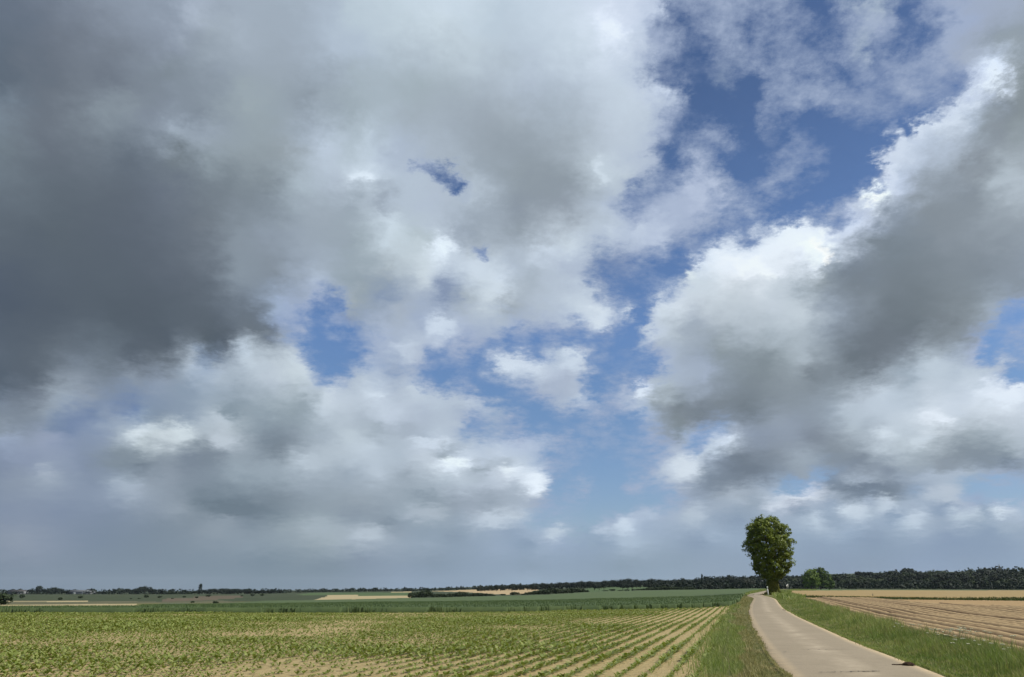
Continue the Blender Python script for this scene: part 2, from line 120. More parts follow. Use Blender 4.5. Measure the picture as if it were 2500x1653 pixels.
def sky_table(az, el):
    """cloud colour (linear) and cover for directions az, el (radians), interpolated from observed samples"""
    P = []; V = []
    K = 1814 / 833.0
    for t, txt in CLOUDS.items():
        for it in txt.replace('\n', ';').split(';'):
            v = [float(q) for q in it.split()]
            x = 833 * (t % 3) + v[0] / K; y = 720 * (t // 3) + v[1] / K
            if len(v) == 4: c = (160, 175, 206); a = v[3]
            else: c = v[2:5]; a = v[5] if len(v) > 5 else 1.0
            P.append((x, y)); V.append((*[q / 255 for q in c], a))
    # (x, y, rx, ry, tilt, colour or None, alpha)
    P = np.array(P); V = np.array(V)
    def flat(y): return y + np.maximum(y - 850, 0) ** 2 * .0011   # cells lie flatter towards the horizon
    P[:, 1] = flat(P[:, 1])
    n = len(P)
    D = np.linalg.norm(P[:, None] - P[None], axis=2)
    A = np.zeros((n + 3, n + 3)); A[:n, :n] = -D - np.eye(n) * 3.0; A[:n, n] = 1; A[:n, n+1:] = P / 1000; A[n, :n] = 1; A[n+1:, :n] = (P / 1000).T
    W = np.linalg.solve(A, np.vstack([V, np.zeros((3, 4))]))
    dx = np.tan(az); cz = 1.0                # ray (sin az cos el, cos az cos el, sin el)
    X = np.sin(az) * np.cos(el); Y = np.cos(az) * np.cos(el); Z = np.sin(el)
    zc = Y * math.cos(PITCH) + Z * math.sin(PITCH); yc = -Y * math.sin(PITCH) + Z * math.cos(PITCH)
    zc = np.maximum(zc, .05)
    px = np.clip(1250 + F * X / zc, -60, 2560); py = np.clip(826.5 - F * yc / zc, -60, 1445)
    Q = np.stack([px, flat(py)], -1)
    O = []
    for k in range(0, len(Q), 4000):
        Dq = np.sqrt(((Q[k:k+4000, None] - P[None]) ** 2).sum(2))
        O.append(np.hstack([-Dq, np.ones((len(Dq), 1)), Q[k:k+4000] / 1000]) @ W)
    O = np.vstack(O)
    O = np.clip(O, 0.0, 1.0)
    for (x, y, rx, ry, th, c, a, k) in BRUSH:
        ux = (px - x) * math.cos(R(th)) + (py - y) * math.sin(R(th)); uy = -(px - x) * math.sin(R(th)) + (py - y) * math.cos(R(th))
        w = (k * np.exp(-(((ux / rx) ** 2 + (uy / ry) ** 2) / 1.15) ** 1.9))[:, None]
        if c is not None: O[:, :3] = O[:, :3] * (1 - w) + np.array(c) / 255 * w
        if a is not None: O[:, 3:] = O[:, 3:] * (1 - w) + a * w
    s = O[:, :3]
    lo_ = np.clip((py - 1200) / 120, 0, 1) * np.clip((px - 900) / 600, 0, 1); s[:, 1] += .018 * lo_; s[:, 2] += .014 * lo_
    lum = s @ np.array([.3, .59, .11]); s[:] = s * .65 + .35 * lum[:, None] * np.array([.91, .995, 1.10])   # calm the hue
    O[:, :3] = np.where(s <= .04045, s / 12.92, ((s + .055) / 1.055) ** 2.4)
    return O
world = bpy.data.worlds.new('World'); S.world = world; world.use_nodes = True
nt = world.node_tree; N = nt.nodes; Lk = nt.links
N.clear()
def nd(typ, **kw):
    n = N.new(typ)
    for k, v in kw.items(): setattr(n, k, v)
    return n
def mth(op, a, b=None, c=None, clamp=False):
    n = nd('ShaderNodeMath', operation=op, use_clamp=clamp)
    for i, q in enumerate((a, b, c)):
        if q is None: continue
        if isinstance(q, (int, float)): n.inputs[i].default_value = q
        else: Lk.new(q, n.inputs[i])
    return n.outputs[0]
def vmt(op, a, b=None, c=None):
    n = nd('ShaderNodeVectorMath', operation=op)
    for i, q in enumerate((a, b, c)):
        if q is None: continue
        if isinstance(q, (tuple, list)): n.inputs[i].default_value = q
        elif isinstance(q, (int, float)): n.inputs[i].default_value = (q, q, q)
        else: Lk.new(q, n.inputs[i])
    return n.outputs[0]
def mixc(f, a, b, mode='MIX'):
    n = nd('ShaderNodeMix', data_type='RGBA', blend_type=mode)
    for i, q in ((0, f), (6, a), (7, b)):
        if isinstance(q, (int, float)): n.inputs[i].default_value = q
        elif isinstance(q, tuple): n.inputs[i].default_value = q
        else: Lk.new(q, n.inputs[i])
    return n.outputs[2]
def mixf(f, a, b):
    n = nd('ShaderNodeMix', data_type='FLOAT')
    for i, q in ((0, f), (2, a), (3, b)):
        if isinstance(q, (int, float)): n.inputs[i].default_value = q
        else: Lk.new(q, n.inputs[i])
    return n.outputs[0]
def mrange(v, a, b, c=0.0, d=1.0, smooth=False):
    n = nd('ShaderNodeMapRange', interpolation_type='SMOOTHSTEP' if smooth else 'LINEAR')
    Lk.new(v, n.inputs[0])
    for i, q in zip((1, 2, 3, 4), (a, b, c, d)): n.inputs[i].default_value = q
    return n.outputs[0]
def noise(vec, scale, detail, rough=.55, lac=2.0, out=0, dist=0.0):
    n = nd('ShaderNodeTexNoise'); Lk.new(vec, n.inputs['Vector'])
    n.inputs['Scale'].default_value = scale; n.inputs['Detail'].default_value = detail
    n.inputs['Roughness'].default_value = rough; n.inputs['Lacunarity'].default_value = lac; n.inputs['Distortion'].default_value = dist
    return n.outputs[out]
tc = nd('ShaderNodeTexCoord'); dirv = tc.outputs['Generated']
def sepx(v):
    n = nd('ShaderNodeSeparateXYZ'); Lk.new(v, n.inputs[0]); return n.outputs
def scl(v, f):
    n = nd('ShaderNodeVectorMath', operation='SCALE'); Lk.new(v, n.inputs[0])
    if isinstance(f, (int, float)): n.inputs['Scale'].default_value = f
    else: Lk.new(f, n.inputs['Scale'])
    return n.outputs[0]
zpos = mth('MAXIMUM', sepx(dirv)[2], 0.0)
q = scl(dirv, mth('DIVIDE', 1.0, mth('ADD', zpos, 0.28)))     # plane of the clouds: turbulence gets finer towards the horizon
w1 = vmt('SUBTRACT', noise(q, 17.0, 8.0, .66, 2.1, out=1), (.5, .5, .5))
d2 = vmt('NORMALIZE', vmt('ADD', dirv, scl(w1, mth('MULTIPLY', mth('ADD', zpos, 0.17), WARP))))
s2 = sepx(d2)
az = mth('ARCTAN2', s2[0], s2[1]); el = mth('ARCSINE', s2[2])
NR = 5; NC = 31 * NR + 1; AZ0 = R(-46.5); AZ1 = R(46.5)
azs = np.linspace(AZ0, AZ1, NC)
els = np.radians(np.concatenate([np.arange(-.8, 14.0, .5), np.arange(14.0, 46, .65)]))
NRW = len(els)
GA, GE = np.meshgrid(azs, els)
TAB = sky_table(GA.ravel(), GE.ravel()).reshape(NRW, NC, 4)
def soft(T, n=2):
    for _ in range(n):
        T = np.concatenate([T[:1], T, T[-1:]]); T = (T[:-2] + 2 * T[1:-1] + T[2:]) / 4
        T = np.concatenate([T[:, :1], T, T[:, -1:]], 1); T = (T[:, :-2] + 2 * T[:, 1:-1] + T[:, 2:]) / 4
    return T
TAB[..., :3] = np.clip(TAB[..., :3] + .45 * (TAB[..., :3] - soft(TAB[..., :3], 5)), .03, .97)
TAB[..., 3] = np.clip(.5 + (TAB[..., 3] - .5) * 1.2, 0, 1)
u = mrange(az, AZ0, AZ1)
ng = noise(q, 1.6, 6.0, .55)                                  # beyond the photographed quarter: the same kind of broken cloud
side = mth('MAXIMUM', mrange(mth('ABSOLUTE', az), R(44.5), R(58), smooth=True), mrange(el, R(43.6), R(54), smooth=True))
gcol = mixc(mrange(ng, .35, .65), (.52, .56, .62, 1), (.22, .26, .32, 1))
galp = mrange(ng, .38, .55)
n2 = noise(q, 24.0, 9.0, .66, 2.0)                            # breaks up the edges
n3a = noise(vmt('ADD', q, (3.1, 7.7, 1.3)), 7.0, 8.0, .62)    # billows: a broad part and one lit from the sun's side
n3b = noise(vmt('ADD', q, (3.1 + .02, 7.7 - .006, 1.3 + .014)), 7.0, 8.0, .62)
n3 = mth('ADD', mth('MULTIPLY_ADD', mth('SUBTRACT', mrange(n3a, .36, .64, .3, .7, smooth=True), .5), .9, .5), mth('MULTIPLY', mth('SUBTRACT', n3a, n3b), 2.6))
ql = vmt('MULTIPLY', scl(dirv, mth('DIVIDE', 1.0, mth('ADD', zpos, 0.07))), (1, 1, 1))
n5 = mrange(noise(ql, 2.6, 7.0, .6), .38, .62, .3, .7, smooth=True)                    # thin level layers low over the horizon
n3 = mixf(mrange(el, R(2.5), R(8.5), 1.0, 0.0, smooth=True), n3, n5)
sky = nd('ShaderNodeTexSky', sky_type='NISHITA'); sky.sun_disc = False
sky.sun_elevation = SUN_EL; sky.sun_rotation = SUN_AZ; sky.altitude = 100; sky.air_density = 1.0; sky.dust_density = .6; sky.ozone_density = 1.5
tint = nd('ShaderNodeValToRGB'); Lk.new(mrange(el, 0.0, R(45)), tint.inputs[0])
while len(tint.color_ramp.elements) < len(BLUE_TINT): tint.color_ramp.elements.new(.5)
for i, (p, c) in enumerate(BLUE_TINT): tint.color_ramp.elements[i].position = p
for i, (p, c) in enumerate(BLUE_TINT): tint.color_ramp.elements[i].color = (*c, 1)
blue = vmt('MULTIPLY', sky.outputs[0], tint.outputs[0])
def ramp(fac, vals):
    n = nd('ShaderNodeValToRGB'); cr = n.color_ramp; cr.interpolation = 'CARDINAL'
    m = len(vals)
    while len(cr.elements) < m: cr.elements.new(0.5)
    cr.elements.foreach_set('position', [i / (m - 1) for i in range(m)])
    cr.elements.foreach_set('color', np.ascontiguousarray(vals, dtype=np.float32).ravel())
    Lk.new(fac, n.inputs[0]); return n
def new_group(name, ins, outs):
    g = bpy.data.node_groups.new(name, 'ShaderNodeTree')
    for nm, ty in ins: g.interface.new_socket(nm, in_out='INPUT', socket_type='NodeSocket' + ty)
    for nm, ty in outs: g.interface.new_socket(nm, in_out='OUTPUT', socket_type='NodeSocket' + ty)
    return g, g.nodes.new('NodeGroupInput'), g.nodes.new('NodeGroupOutput')
wN, wL = N, Lk
SH = [('side', 'Float'), ('gcol', 'Color'), ('galp', 'Float'), ('n2', 'Float'), ('n3', 'Float'), ('lowfade', 'Float'), ('blue', 'Color')]
tail, gi, go = new_group('cloud_shade', [('c', 'Color'), ('a', 'Float')] + SH, [('sky', 'Shader')])
N, Lk = tail.nodes, tail.links
G = gi.outputs
ccol = mixc(G['side'], G['c'], G['gcol']); calp = mixf(G['side'], G['a'], G['galp'])
thin = mth('MULTIPLY', mth('MULTIPLY', calp, mth('SUBTRACT', 1.0, calp)), 4.0)
dens = mth('ADD', calp, mth('MULTIPLY', mth('MULTIPLY', mth('SUBTRACT', G['n2'], .5), EDGE), thin))
cover = mrange(dens, 0.02, 0.95, smooth=False)
lum_ = nd('ShaderNodeRGBToBW'); Lk.new(ccol, lum_.inputs[0])
rw = mth('MULTIPLY', mrange(lum_.outputs[0], .12, .5, .4, 1.5), G['lowfade'])    # dark cloud bases are smooth, sunlit heaps are lumpy
rel = mth('MULTIPLY_ADD', mth('SUBTRACT', G['n3'], .5), mth('MULTIPLY', rw, mth('MULTIPLY_ADD', thin, .35, RELIEF)), 1.0)
cl = scl(ccol, mth('MULTIPLY', rel, 1 / SKY_STRENGTH))
bg = nd('ShaderNodeBackground'); bg.inputs['Strength'].default_value = SKY_STRENGTH
Lk.new(mixc(cover, G['blue'], cl), bg.inputs['Color']); Lk.new(bg.outputs[0], go.inputs['sky'])
BAND = 16
bands = []                                                    # (lowest elevation, shader)
shared = dict(lowfade=mrange(el, R(1.0), R(6), .4, 1.0), side=side, gcol=gcol, galp=galp, n2=n2, n3=n3, blue=blue)
for b0 in range(0, NRW - 1, BAND):
    sh = None
    for r in range(NR):
        g, gi, go = new_group('cloud_patch', [('u', 'Float'), ('el', 'Float')] + SH, [('sky', 'Shader')])
        N, Lk = g.nodes, g.links
        ur = mrange(gi.outputs['u'], r / NR, (r + 1) / NR)
        c_ = a_ = None
        for i in range(b0, min(NRW, b0 + BAND + 1)):
            n = ramp(ur, TAB[i, 31 * r:31 * r + 32])
            if c_ is None: c_, a_ = n.outputs[0], n.outputs[1]
            else:
                f = mrange(gi.outputs['el'], float(els[i-1]), float(els[i]))
                c_ = mixc(f, c_, n.outputs[0]); a_ = mixf(f, a_, n.outputs[1])
        t = N.new('ShaderNodeGroup'); t.node_tree = tail
        Lk.new(c_, t.inputs['c']); Lk.new(a_, t.inputs['a'])
        for nm, _ in SH: Lk.new(gi.outputs[nm], t.inputs[nm])
        Lk.new(t.outputs[0], go.inputs['sky'])
        N, Lk = wN, wL
        gn = N.new('ShaderNodeGroup'); gn.node_tree = g
        Lk.new(u, gn.inputs['u']); Lk.new(el, gn.inputs['el'])
        for nm, _ in SH: Lk.new(shared[nm], gn.inputs[nm])
        if sh is None: sh = gn.outputs[0]
        else:
            m = N.new('ShaderNodeMixShader'); Lk.new(mth('GREATER_THAN', u, r / NR), m.inputs[0])
            Lk.new(sh, m.inputs[1]); Lk.new(gn.outputs[0], m.inputs[2]); sh = m.outputs[0]
    bands.append((float(els[b0]), sh))
acc = bands[0][1]
for e0, o_ in bands[1:]:
    m = N.new('ShaderNodeMixShader'); Lk.new(mth('GREATER_THAN', el, e0), m.inputs[0])
    Lk.new(acc, m.inputs[1]); Lk.new(o_, m.inputs[2]); acc = m.outputs[0]
out = nd('ShaderNodeOutputWorld'); Lk.new(acc, out.inputs['Surface'])
world.cycles.sampling_method = 'MANUAL'; world.cycles.sample_map_resolution = 512

# ================================================================== helpers
rng = np.random.default_rng(7)
cp, sp_ = math.cos(PITCH), math.sin(PITCH)
def srgb(r, g, b):
    f = lambda c: c / 12.92 if c <= .04045 else ((c + .055) / 1.055) ** 2.4
    return (f(r / 255), f(g / 255), f(b / 255))
def mesh_obj(name, V, Fc, mat=None, parent=None, tint=None, smooth=False, mats=None, midx=None, link=True):
    """V (n,3), Fc list of (m,k) index arrays"""
    me = bpy.data.meshes.new(name)
    V = np.asarray(V, dtype=np.float32)
    if isinstance(Fc, np.ndarray): Fc = [Fc]
    Fc = [np.asarray(f, dtype=np.int32) for f in Fc if len(f)]
    tot = sum(len(f) for f in Fc); loops = np.concatenate([f.ravel() for f in Fc])
    sizes = np.concatenate([np.full(len(f), f.shape[1], dtype=np.int32) for f in Fc])
    starts = np.concatenate([[0], np.cumsum(sizes)[:-1]]).astype(np.int32)
    me.vertices.add(len(V)); me.vertices.foreach_set('co', V.ravel())
    me.loops.add(len(loops)); me.loops.foreach_set('vertex_index', loops)
    me.polygons.add(tot); me.polygons.foreach_set('loop_start', starts); me.polygons.foreach_set('loop_total', sizes)
    if smooth: me.polygons.foreach_set('use_smooth', np.ones(tot, dtype=bool))
    for m in (mats or ([mat] if mat else [])): me.materials.append(m)
    if midx is not None: me.polygons.foreach_set('material_index', np.asarray(midx, dtype=np.int32))
    if tint is not None:
        a = me.attributes.new('tint', 'FLOAT', 'FACE'); a.data.foreach_set('value', np.asarray(tint, dtype=np.float32))
    me.update(calc_edges=True)
    o = bpy.data.objects.new(name, me)
    if link: S.collection.objects.link(o)
    if parent is not None: o.parent = parent
    return o
def tag(o, label=None, cat=None, group=None, kind=None):
    if label: o['label'] = label
    if cat: o['category'] = cat
    if group: o['group'] = group
    if kind: o['kind'] = kind
    return o
def empty(name, loc, label, cat, group=None, rz=0.0, sc=1.0):
    o = bpy.data.objects.new(name, None); S.collection.objects.link(o); o.empty_display_size = .3
    o.location = loc; o.rotation_euler = (0, 0, rz); o.scale = (sc, sc, sc)
    return tag(o, label, cat, group)
class MB:
    """collects simple solids into one mesh"""
    def __init__(s): s.v = []; s.q = []; s.t = []; s.n = 0
    def add(s, V, quads=(), tris=()):
        s.v.append(np.asarray(V, float))
        if len(quads): s.q.append(np.asarray(quads) + s.n)
        if len(tris): s.t.append(np.asarray(tris) + s.n)
        s.n += len(V)
    def box(s, x0, x1, y0, y1, z0, z1):
        V = [(x, y, z) for z in (z0, z1) for y in (y0, y1) for x in (x0, x1)]
        s.add(V, [(0, 2, 3, 1), (4, 5, 7, 6), (0, 1, 5, 4), (2, 6, 7, 3), (0, 4, 6, 2), (1, 3, 7, 5)])
    def tube(s, P, rad, n=8, caps=True):
        P = np.asarray(P, float); rad = np.broadcast_to(rad, (len(P),))
        T = np.gradient(P, axis=0); T /= np.linalg.norm(T, axis=1)[:, None] + 1e-9
        up = np.array([0, 0, 1.0]) if abs(T[0, 2]) < .8 else np.array([1.0, 0, 0])
        V = []
        for p, t, r in zip(P, T, rad):
            a = np.cross(t, up); a /= np.linalg.norm(a); b = np.cross(t, a)
            for k in range(n):
                th = 2 * math.pi * k / n; V.append(p + r * (math.cos(th) * a + math.sin(th) * b))
        q = [(i * n + k, i * n + (k + 1) % n, (i + 1) * n + (k + 1) % n, (i + 1) * n + k) for i in range(len(P) - 1) for k in range(n)]
        tr = []
        if caps:
            V.append(P[0]); V.append(P[-1]); m = len(P) * n
            tr = [(m, (k + 1) % n, k) for k in range(n)] + [(m + 1, (len(P) - 1) * n + k, (len(P) - 1) * n + (k + 1) % n) for k in range(n)]
        s.add(V, q, tr)
    def build(s, name, mat, parent=None, smooth=False, link=True):
        f = []
        if s.q: f.append(np.vstack(s.q))
        if s.t: f.append(np.vstack(s.t))
        return mesh_obj(name, np.vstack(s.v), f, mat, parent, smooth=smooth, link=link)
def hash3(i, j, k, seed):
    h = (i * 374761393 + j * 668265263 + k * 2147483647 + seed * 974634777) & 0xffffffff
    h = ((h ^ (h >> 13)) * 1274126177) & 0xffffffff
    return ((h ^ (h >> 16)) & 0xffffff) / float(0xffffff)
def vnoise(P, seed=0):
    P = np.asarray(P, float); I = np.floor(P).astype(np.int64); f = P - I; f = f * f * (3 - 2 * f)
    r = 0
    for dx in (0, 1):
        for dy in (0, 1):
            for dz in (0, 1):
                w = (f[:, 0] if dx else 1 - f[:, 0]) * (f[:, 1] if dy else 1 - f[:, 1]) * (f[:, 2] if dz else 1 - f[:, 2])
                r = r + w * hash3(I[:, 0] + dx, I[:, 1] + dy, I[:, 2] + dz, seed)
    return r
def fbm(P, seed=0, octv=4):
    P = np.asarray(P, float); s = 0; a = .5; n = 0
    for o in range(octv):
        s = s + a * vnoise(P * 2 ** o + 17.3 * o, seed + o); n += a; a *= .5
    return s / n
def xy3(x, y): return np.stack([np.asarray(x, float), np.asarray(y, float), np.zeros(len(x))], 1)
# ------------------------------------------------------------------ terrain: gentle relief, z above the near ground
def z_at(Y, py):
    dy = (826.5 - py) / F
    return EYE + Y * (sp_ + dy * cp) / (cp - dy * sp_)
NEAR = 50.0
RELIEF_COLS = [                                 # bearing (as horizon px) : (distance ahead, line of sight py)
 (-400, [(57, 1499), (150, 1483), (300, 1477), (500, 1467), (800, 1456), (1200, 1450), (2500, 1446), (9000, 1444)]),
 (0,    [(57, 1499), (150, 1483), (300, 1477), (500, 1467), (800, 1456), (1200, 1450), (2500, 1446), (9000, 1444)]),
 (500,  [(60, 1496.5), (150, 1480), (300, 1472), (500, 1465), (800, 1454.5), (1200, 1450), (2500, 1445), (9000, 1443)]),
 (1000, [(62, 1495), (200, 1470), (420, 1460), (700, 1452.5), (1000, 1446), (1500, 1442), (2500, 1440), (9000, 1438)]),
 (1300, [(64, 1493.5), (200, 1466), (450, 1452), (700, 1446), (1100, 1438), (1500, 1434), (2500, 1430), (9000, 1428)]),
 (1500, [(66, 1490), (200, 1460), (400, 1446.5), (700, 1441), (1100, 1431), (1500, 1428), (2500, 1422), (9000, 1420)]),
 (1700, [(70, 1486), (150, 1460), (300, 1447), (600, 1440.5), (800, 1438.5), (1500, 1425), (2500, 1418), (9000, 1416)]),
 (1870, [(55, 1500), (75, 1475), (100, 1462), (130, 1454.6), (200, 1448), (400, 1441), (700, 1437.5), (1500, 1422), (2500, 1412), (9000, 1410)]),
 (2150, [(57, 1495), (100, 1467), (130, 1460), (200, 1452), (400, 1443.5), (650, 1439.5), (1500, 1413), (2500, 1400), (9000, 1398)]),
 (2500, [(57, 1495), (100, 1469), (150, 1459), (300, 1447.5), (600, 1441.5), (700, 1440), (1500, 1408), (2500, 1395), (9000, 1394)]),
 (2900, [(57, 1495), (100, 1469), (150, 1459), (300, 1447.5), (600, 1441.5), (700, 1440), (1500, 1406), (2500, 1393), (9000, 1392)]),
]
_s = np.array([(c - 1250) * cp / F for c, _ in RELIEF_COLS])
_lY = np.log(np.geomspace(NEAR, 9000, 160))
_T = []
for c, tab in RELIEF_COLS:
    yy = [NEAR] + [t[0] for t in tab]; zz = [0.0] + [z_at(t[0], t[1]) for t in tab]
    z = np.interp(np.exp(_lY), yy, zz)
    k = np.array([1, 2, 3, 2, 1.]) / 9; z[2:-2] = np.convolve(z, k, 'same')[2:-2]; _T.append(z)
_T = np.array(_T)
def zg(X, Y):
    X = np.asarray(X, float); Y = np.asarray(Y, float)
    s = np.clip(X / np.maximum(Y, 1.0), _s[0], _s[-1]); l = np.clip(np.log(np.maximum(Y, 1.0)), _lY[0], _lY[-1])
    ci = np.clip(np.searchsorted(_s, s) - 1, 0, len(_s) - 2); cf = (s - _s[ci]) / (_s[ci + 1] - _s[ci]); cf = cf * cf * (3 - 2 * cf) * .5 + cf * .5
    t = (l - _lY[0]) / (_lY[1] - _lY[0]); ri = np.clip(t.astype(int), 0, len(_lY) - 2); rf = t - ri
    a = _T[ci, ri] * (1 - rf) + _T[ci, ri + 1] * rf; b = _T[ci + 1, ri] * (1 - rf) + _T[ci + 1, ri + 1] * rf
    return (a * (1 - cf) + b * cf) * np.where(Y > NEAR, 1, 0)
_tt = np.concatenate([np.linspace(5, 120, 600), np.geomspace(120, 9500, 900)[1:]])
def at(px, py, h=0.0):
    """world point on the terrain (raised by h) seen in direction px, py"""
    dx = (px - 1250) / F; dy = (826.5 - py) / F
    X = dx * _tt; Y = _tt * (cp - dy * sp_); Z = EYE + _tt * (sp_ + dy * cp)
    d = Z - (zg(X, Y) + h)
    k = np.where(d < 0)[0]
    if len(k) == 0: i = len(_tt) - 2; f = 1.0
    else:
        i = max(k[0] - 1, 0); f = d[i] / (d[i] - d[i + 1]) if d[i] > 0 else 0
    t = _tt[i] * (1 - f) + _tt[i + 1] * f
    x, y = dx * t, t * (cp - dy * sp_)
    return (float(x), float(y), float(zg([x], [y])[0]))
def at_dist(px, Y):
    """terrain point at bearing px, distance ahead Y"""
    x = (px - 1250) * cp / F * Y
    return (float(x), float(Y), float(zg([x], [Y])[0]))
def top_h(px, Y, py_top):
    """height of something standing at bearing px, distance Y whose top is seen at py_top"""
    return z_at(Y, py_top) - at_dist(px, Y)[2]
def poly(pts, h=0.0): return np.array([at(x, y, h)[:2] for x, y in pts])
def inside(P, X, Y):
    r = np.zeros(len(X), bool); n = len(P); j = n - 1
    for i in range(n):
        xi, yi = P[i]; xj, yj = P[j]
        if yi != yj:
            c = ((yi > Y) != (yj > Y)) & (X < (xj - xi) * (Y - yi) / (yj - yi) + xi); r ^= c
        j = i
    return r
def dens_line(pts, step=.25):
    """densify a px polyline"""
    o = [pts[0]]
    for a, b in zip(pts[:-1], pts[1:]):
        n = max(1, int(max(abs(b[0] - a[0]) / 25, abs(b[1] - a[1]) / 8)))
        for k in range(1, n + 1): o.append((a[0] + (b[0] - a[0]) * k / n, a[1] + (b[1] - a[1]) * k / n))
    return o
# ------------------------------------------------------------------ materials
class Mat:
    def __init__(s, name, rough=.9, spec=.2):
        s.m = bpy.data.materials.new(name); s.m.use_nodes = True; s.nt = s.m.node_tree; s.N = s.nt.nodes; s.L = s.nt.links
        s.b = s.N['Principled BSDF']; s.b.inputs['Roughness'].default_value = rough; s.b.inputs['Specular IOR Level'].default_value = spec
        s.co = s.N.new('ShaderNodeTexCoord').outputs['Object']
    def mapped(s, scale=(1, 1, 1), rot=0.0):
        n = s.N.new('ShaderNodeMapping'); s.L.new(s.co, n.inputs[0]); n.inputs['Scale'].default_value = scale; n.inputs['Rotation'].default_value = (0, 0, rot); return n.outputs[0]
    def noise(s, scale, detail=5, rough=.6, vec=None):
        n = s.N.new('ShaderNodeTexNoise'); s.L.new(vec if vec is not None else s.co, n.inputs['Vector'])
        n.inputs['Scale'].default_value = scale; n.inputs['Detail'].default_value = detail; n.inputs['Roughness'].default_value = rough; return n.outputs[0]
    def rng(s, v, a, b, c=0.0, d=1.0):
        n = s.N.new('ShaderNodeMapRange'); s.L.new(v, n.inputs[0])
        for i, q_ in zip((1, 2, 3, 4), (a, b, c, d)): n.inputs[i].default_value = q_
        return n.outputs[0]
    def mix(s, f, a, b, mode='MIX'):
        n = s.N.new('ShaderNodeMix'); n.data_type = 'RGBA'; n.blend_type = mode
        for i, q_ in ((0, f), (6, a), (7, b)):
            if isinstance(q_, (int, float)): n.inputs[i].default_value = q_
            elif isinstance(q_, tuple): n.inputs[i].default_value = (*q_[:3], 1)
            else: s.L.new(q_, n.inputs[i])
        return n.outputs[2]
    def attr(s, name='tint'):
        n = s.N.new('ShaderNodeAttribute'); n.attribute_name = name; return n.outputs['Fac']
    def color(s, c):
        if isinstance(c, tuple): s.b.inputs['Base Color'].default_value = (*c[:3], 1)
        else: s.L.new(c, s.b.inputs['Base Color'])
        s.c = c; return s
    def bump(s, v, strength=.5, dist=.1):
        n = s.N.new('ShaderNodeBump'); s.L.new(v, n.inputs['Height']); n.inputs['Strength'].default_value = strength; n.inputs['Distance'].default_value = dist
        s.L.new(n.outputs[0], s.b.inputs['Normal']); return s
    def translucent(s, w=.35, gain=(1.3, 1.5, .7)):
        t = s.N.new('ShaderNodeBsdfTranslucent'); x = s.N.new('ShaderNodeMixShader'); x.inputs[0].default_value = w
        o = s.N['Material Output']
        if isinstance(s.c, tuple): t.inputs[0].default_value = (*[min(1, a * g) for a, g in zip(s.c, gain)], 1)
        else: s.L.new(s.mix(1.0, s.c, gain, 'MULTIPLY'), t.inputs[0])
        s.L.new(s.b.outputs[0], x.inputs[1]); s.L.new(t.outputs[0], x.inputs[2]); s.L.new(x.outputs[0], o.inputs[0]); return s
def ground_mat(name, a, b, scale=.4, c=None, fine=6.0, bump=.6, stretch=None):
    m = Mat(name); v = m.mapped(*(stretch or ((1, 1, 1), 0.0)))
    k = m.mix(m.rng(m.noise(scale, 6, .62, v), .36, .64), a, b)
    if c: k = m.mix(m.rng(m.noise(scale * 5.3, 6, .65, v), .48, .66), k, c)
    k = m.mix(m.rng(m.noise(fine, 5, .7, v), .3, .7), k, m.mix(1.0, k, (.72, .72, .72), 'MULTIPLY'))
    m.color(k)
    if bump: m.bump(m.noise(fine, 6, .7), bump, .08)
    return m.m
def leaf_mat(name, a, b, c=None, w=.3, gain=(1.2, 1.4, .6), rough=.7):
    m = Mat(name, rough, .3); k = m.mix(m.attr(), a, b)
    if c: k = m.mix(m.rng(m.noise(.8, 3), .45, .65), k, c)
    m.color(k); m.translucent(w, gain); return m.m
# ================================================================== the setting: ground, fields, road
ROW_S = (1830 - 1250) * cp / F                      # the crop rows, ridges and the road share one bearing
ROW_A = math.atan(ROW_S)                            # angle from +Y towards +X
def row_xy(lat, along): return (np.cos(ROW_A) * lat + np.sin(ROW_A) * along, -np.sin(ROW_A) * lat + np.cos(ROW_A) * along)
def row_uv(X, Y): return (np.cos(ROW_A) * X - np.sin(ROW_A) * Y, np.sin(ROW_A) * X + np.cos(ROW_A) * Y)
FRONT = [(-1200, 1500), (-500, 1499.5), (0, 1499), (640, 1497.5), (1240, 1495.5), (1500, 1490.5), (1700, 1485), (1780, 1480)]
BEETR = [(1793, 1478), (1772, 1500), (1752, 1550), (1738, 1600), (1728, 1660), (1712, 1750)]
RL = [(2080, 1800), (1975, 1720), (1920, 1653), (1868, 1590), (1840, 1540), (1826, 1500), (1829, 1480), (1838, 1466), (1840, 1460), (1829, 1457), (1822, 1455), (1828, 1451), (1850, 1446.5), (1873, 1441.5), (1903, 1438.8), (1925, 1437.3)]
RR = [(2600, 1800), (2450, 1720), (2310, 1653), (2100, 1575), (2000, 1530), (1935, 1498), (1915, 1488), (1903, 1475), (1895, 1463), (1880, 1457.8), (1866, 1455.2), (1860, 1452.4), (1866, 1448.8), (1877, 1443.6), (1905, 1440.3), (1926, 1438.4)]
RIDGE_NEAR = [(1973, 1461.5), (2000, 1468), (2049, 1485), (2103, 1502), (2184, 1522), (2278, 1543), (2373, 1563), (2500, 1590), (2700, 1635), (2900, 1680)]
P_road = np.vstack([poly(dens_line(RL)), poly(dens_line(RR))[::-1]])
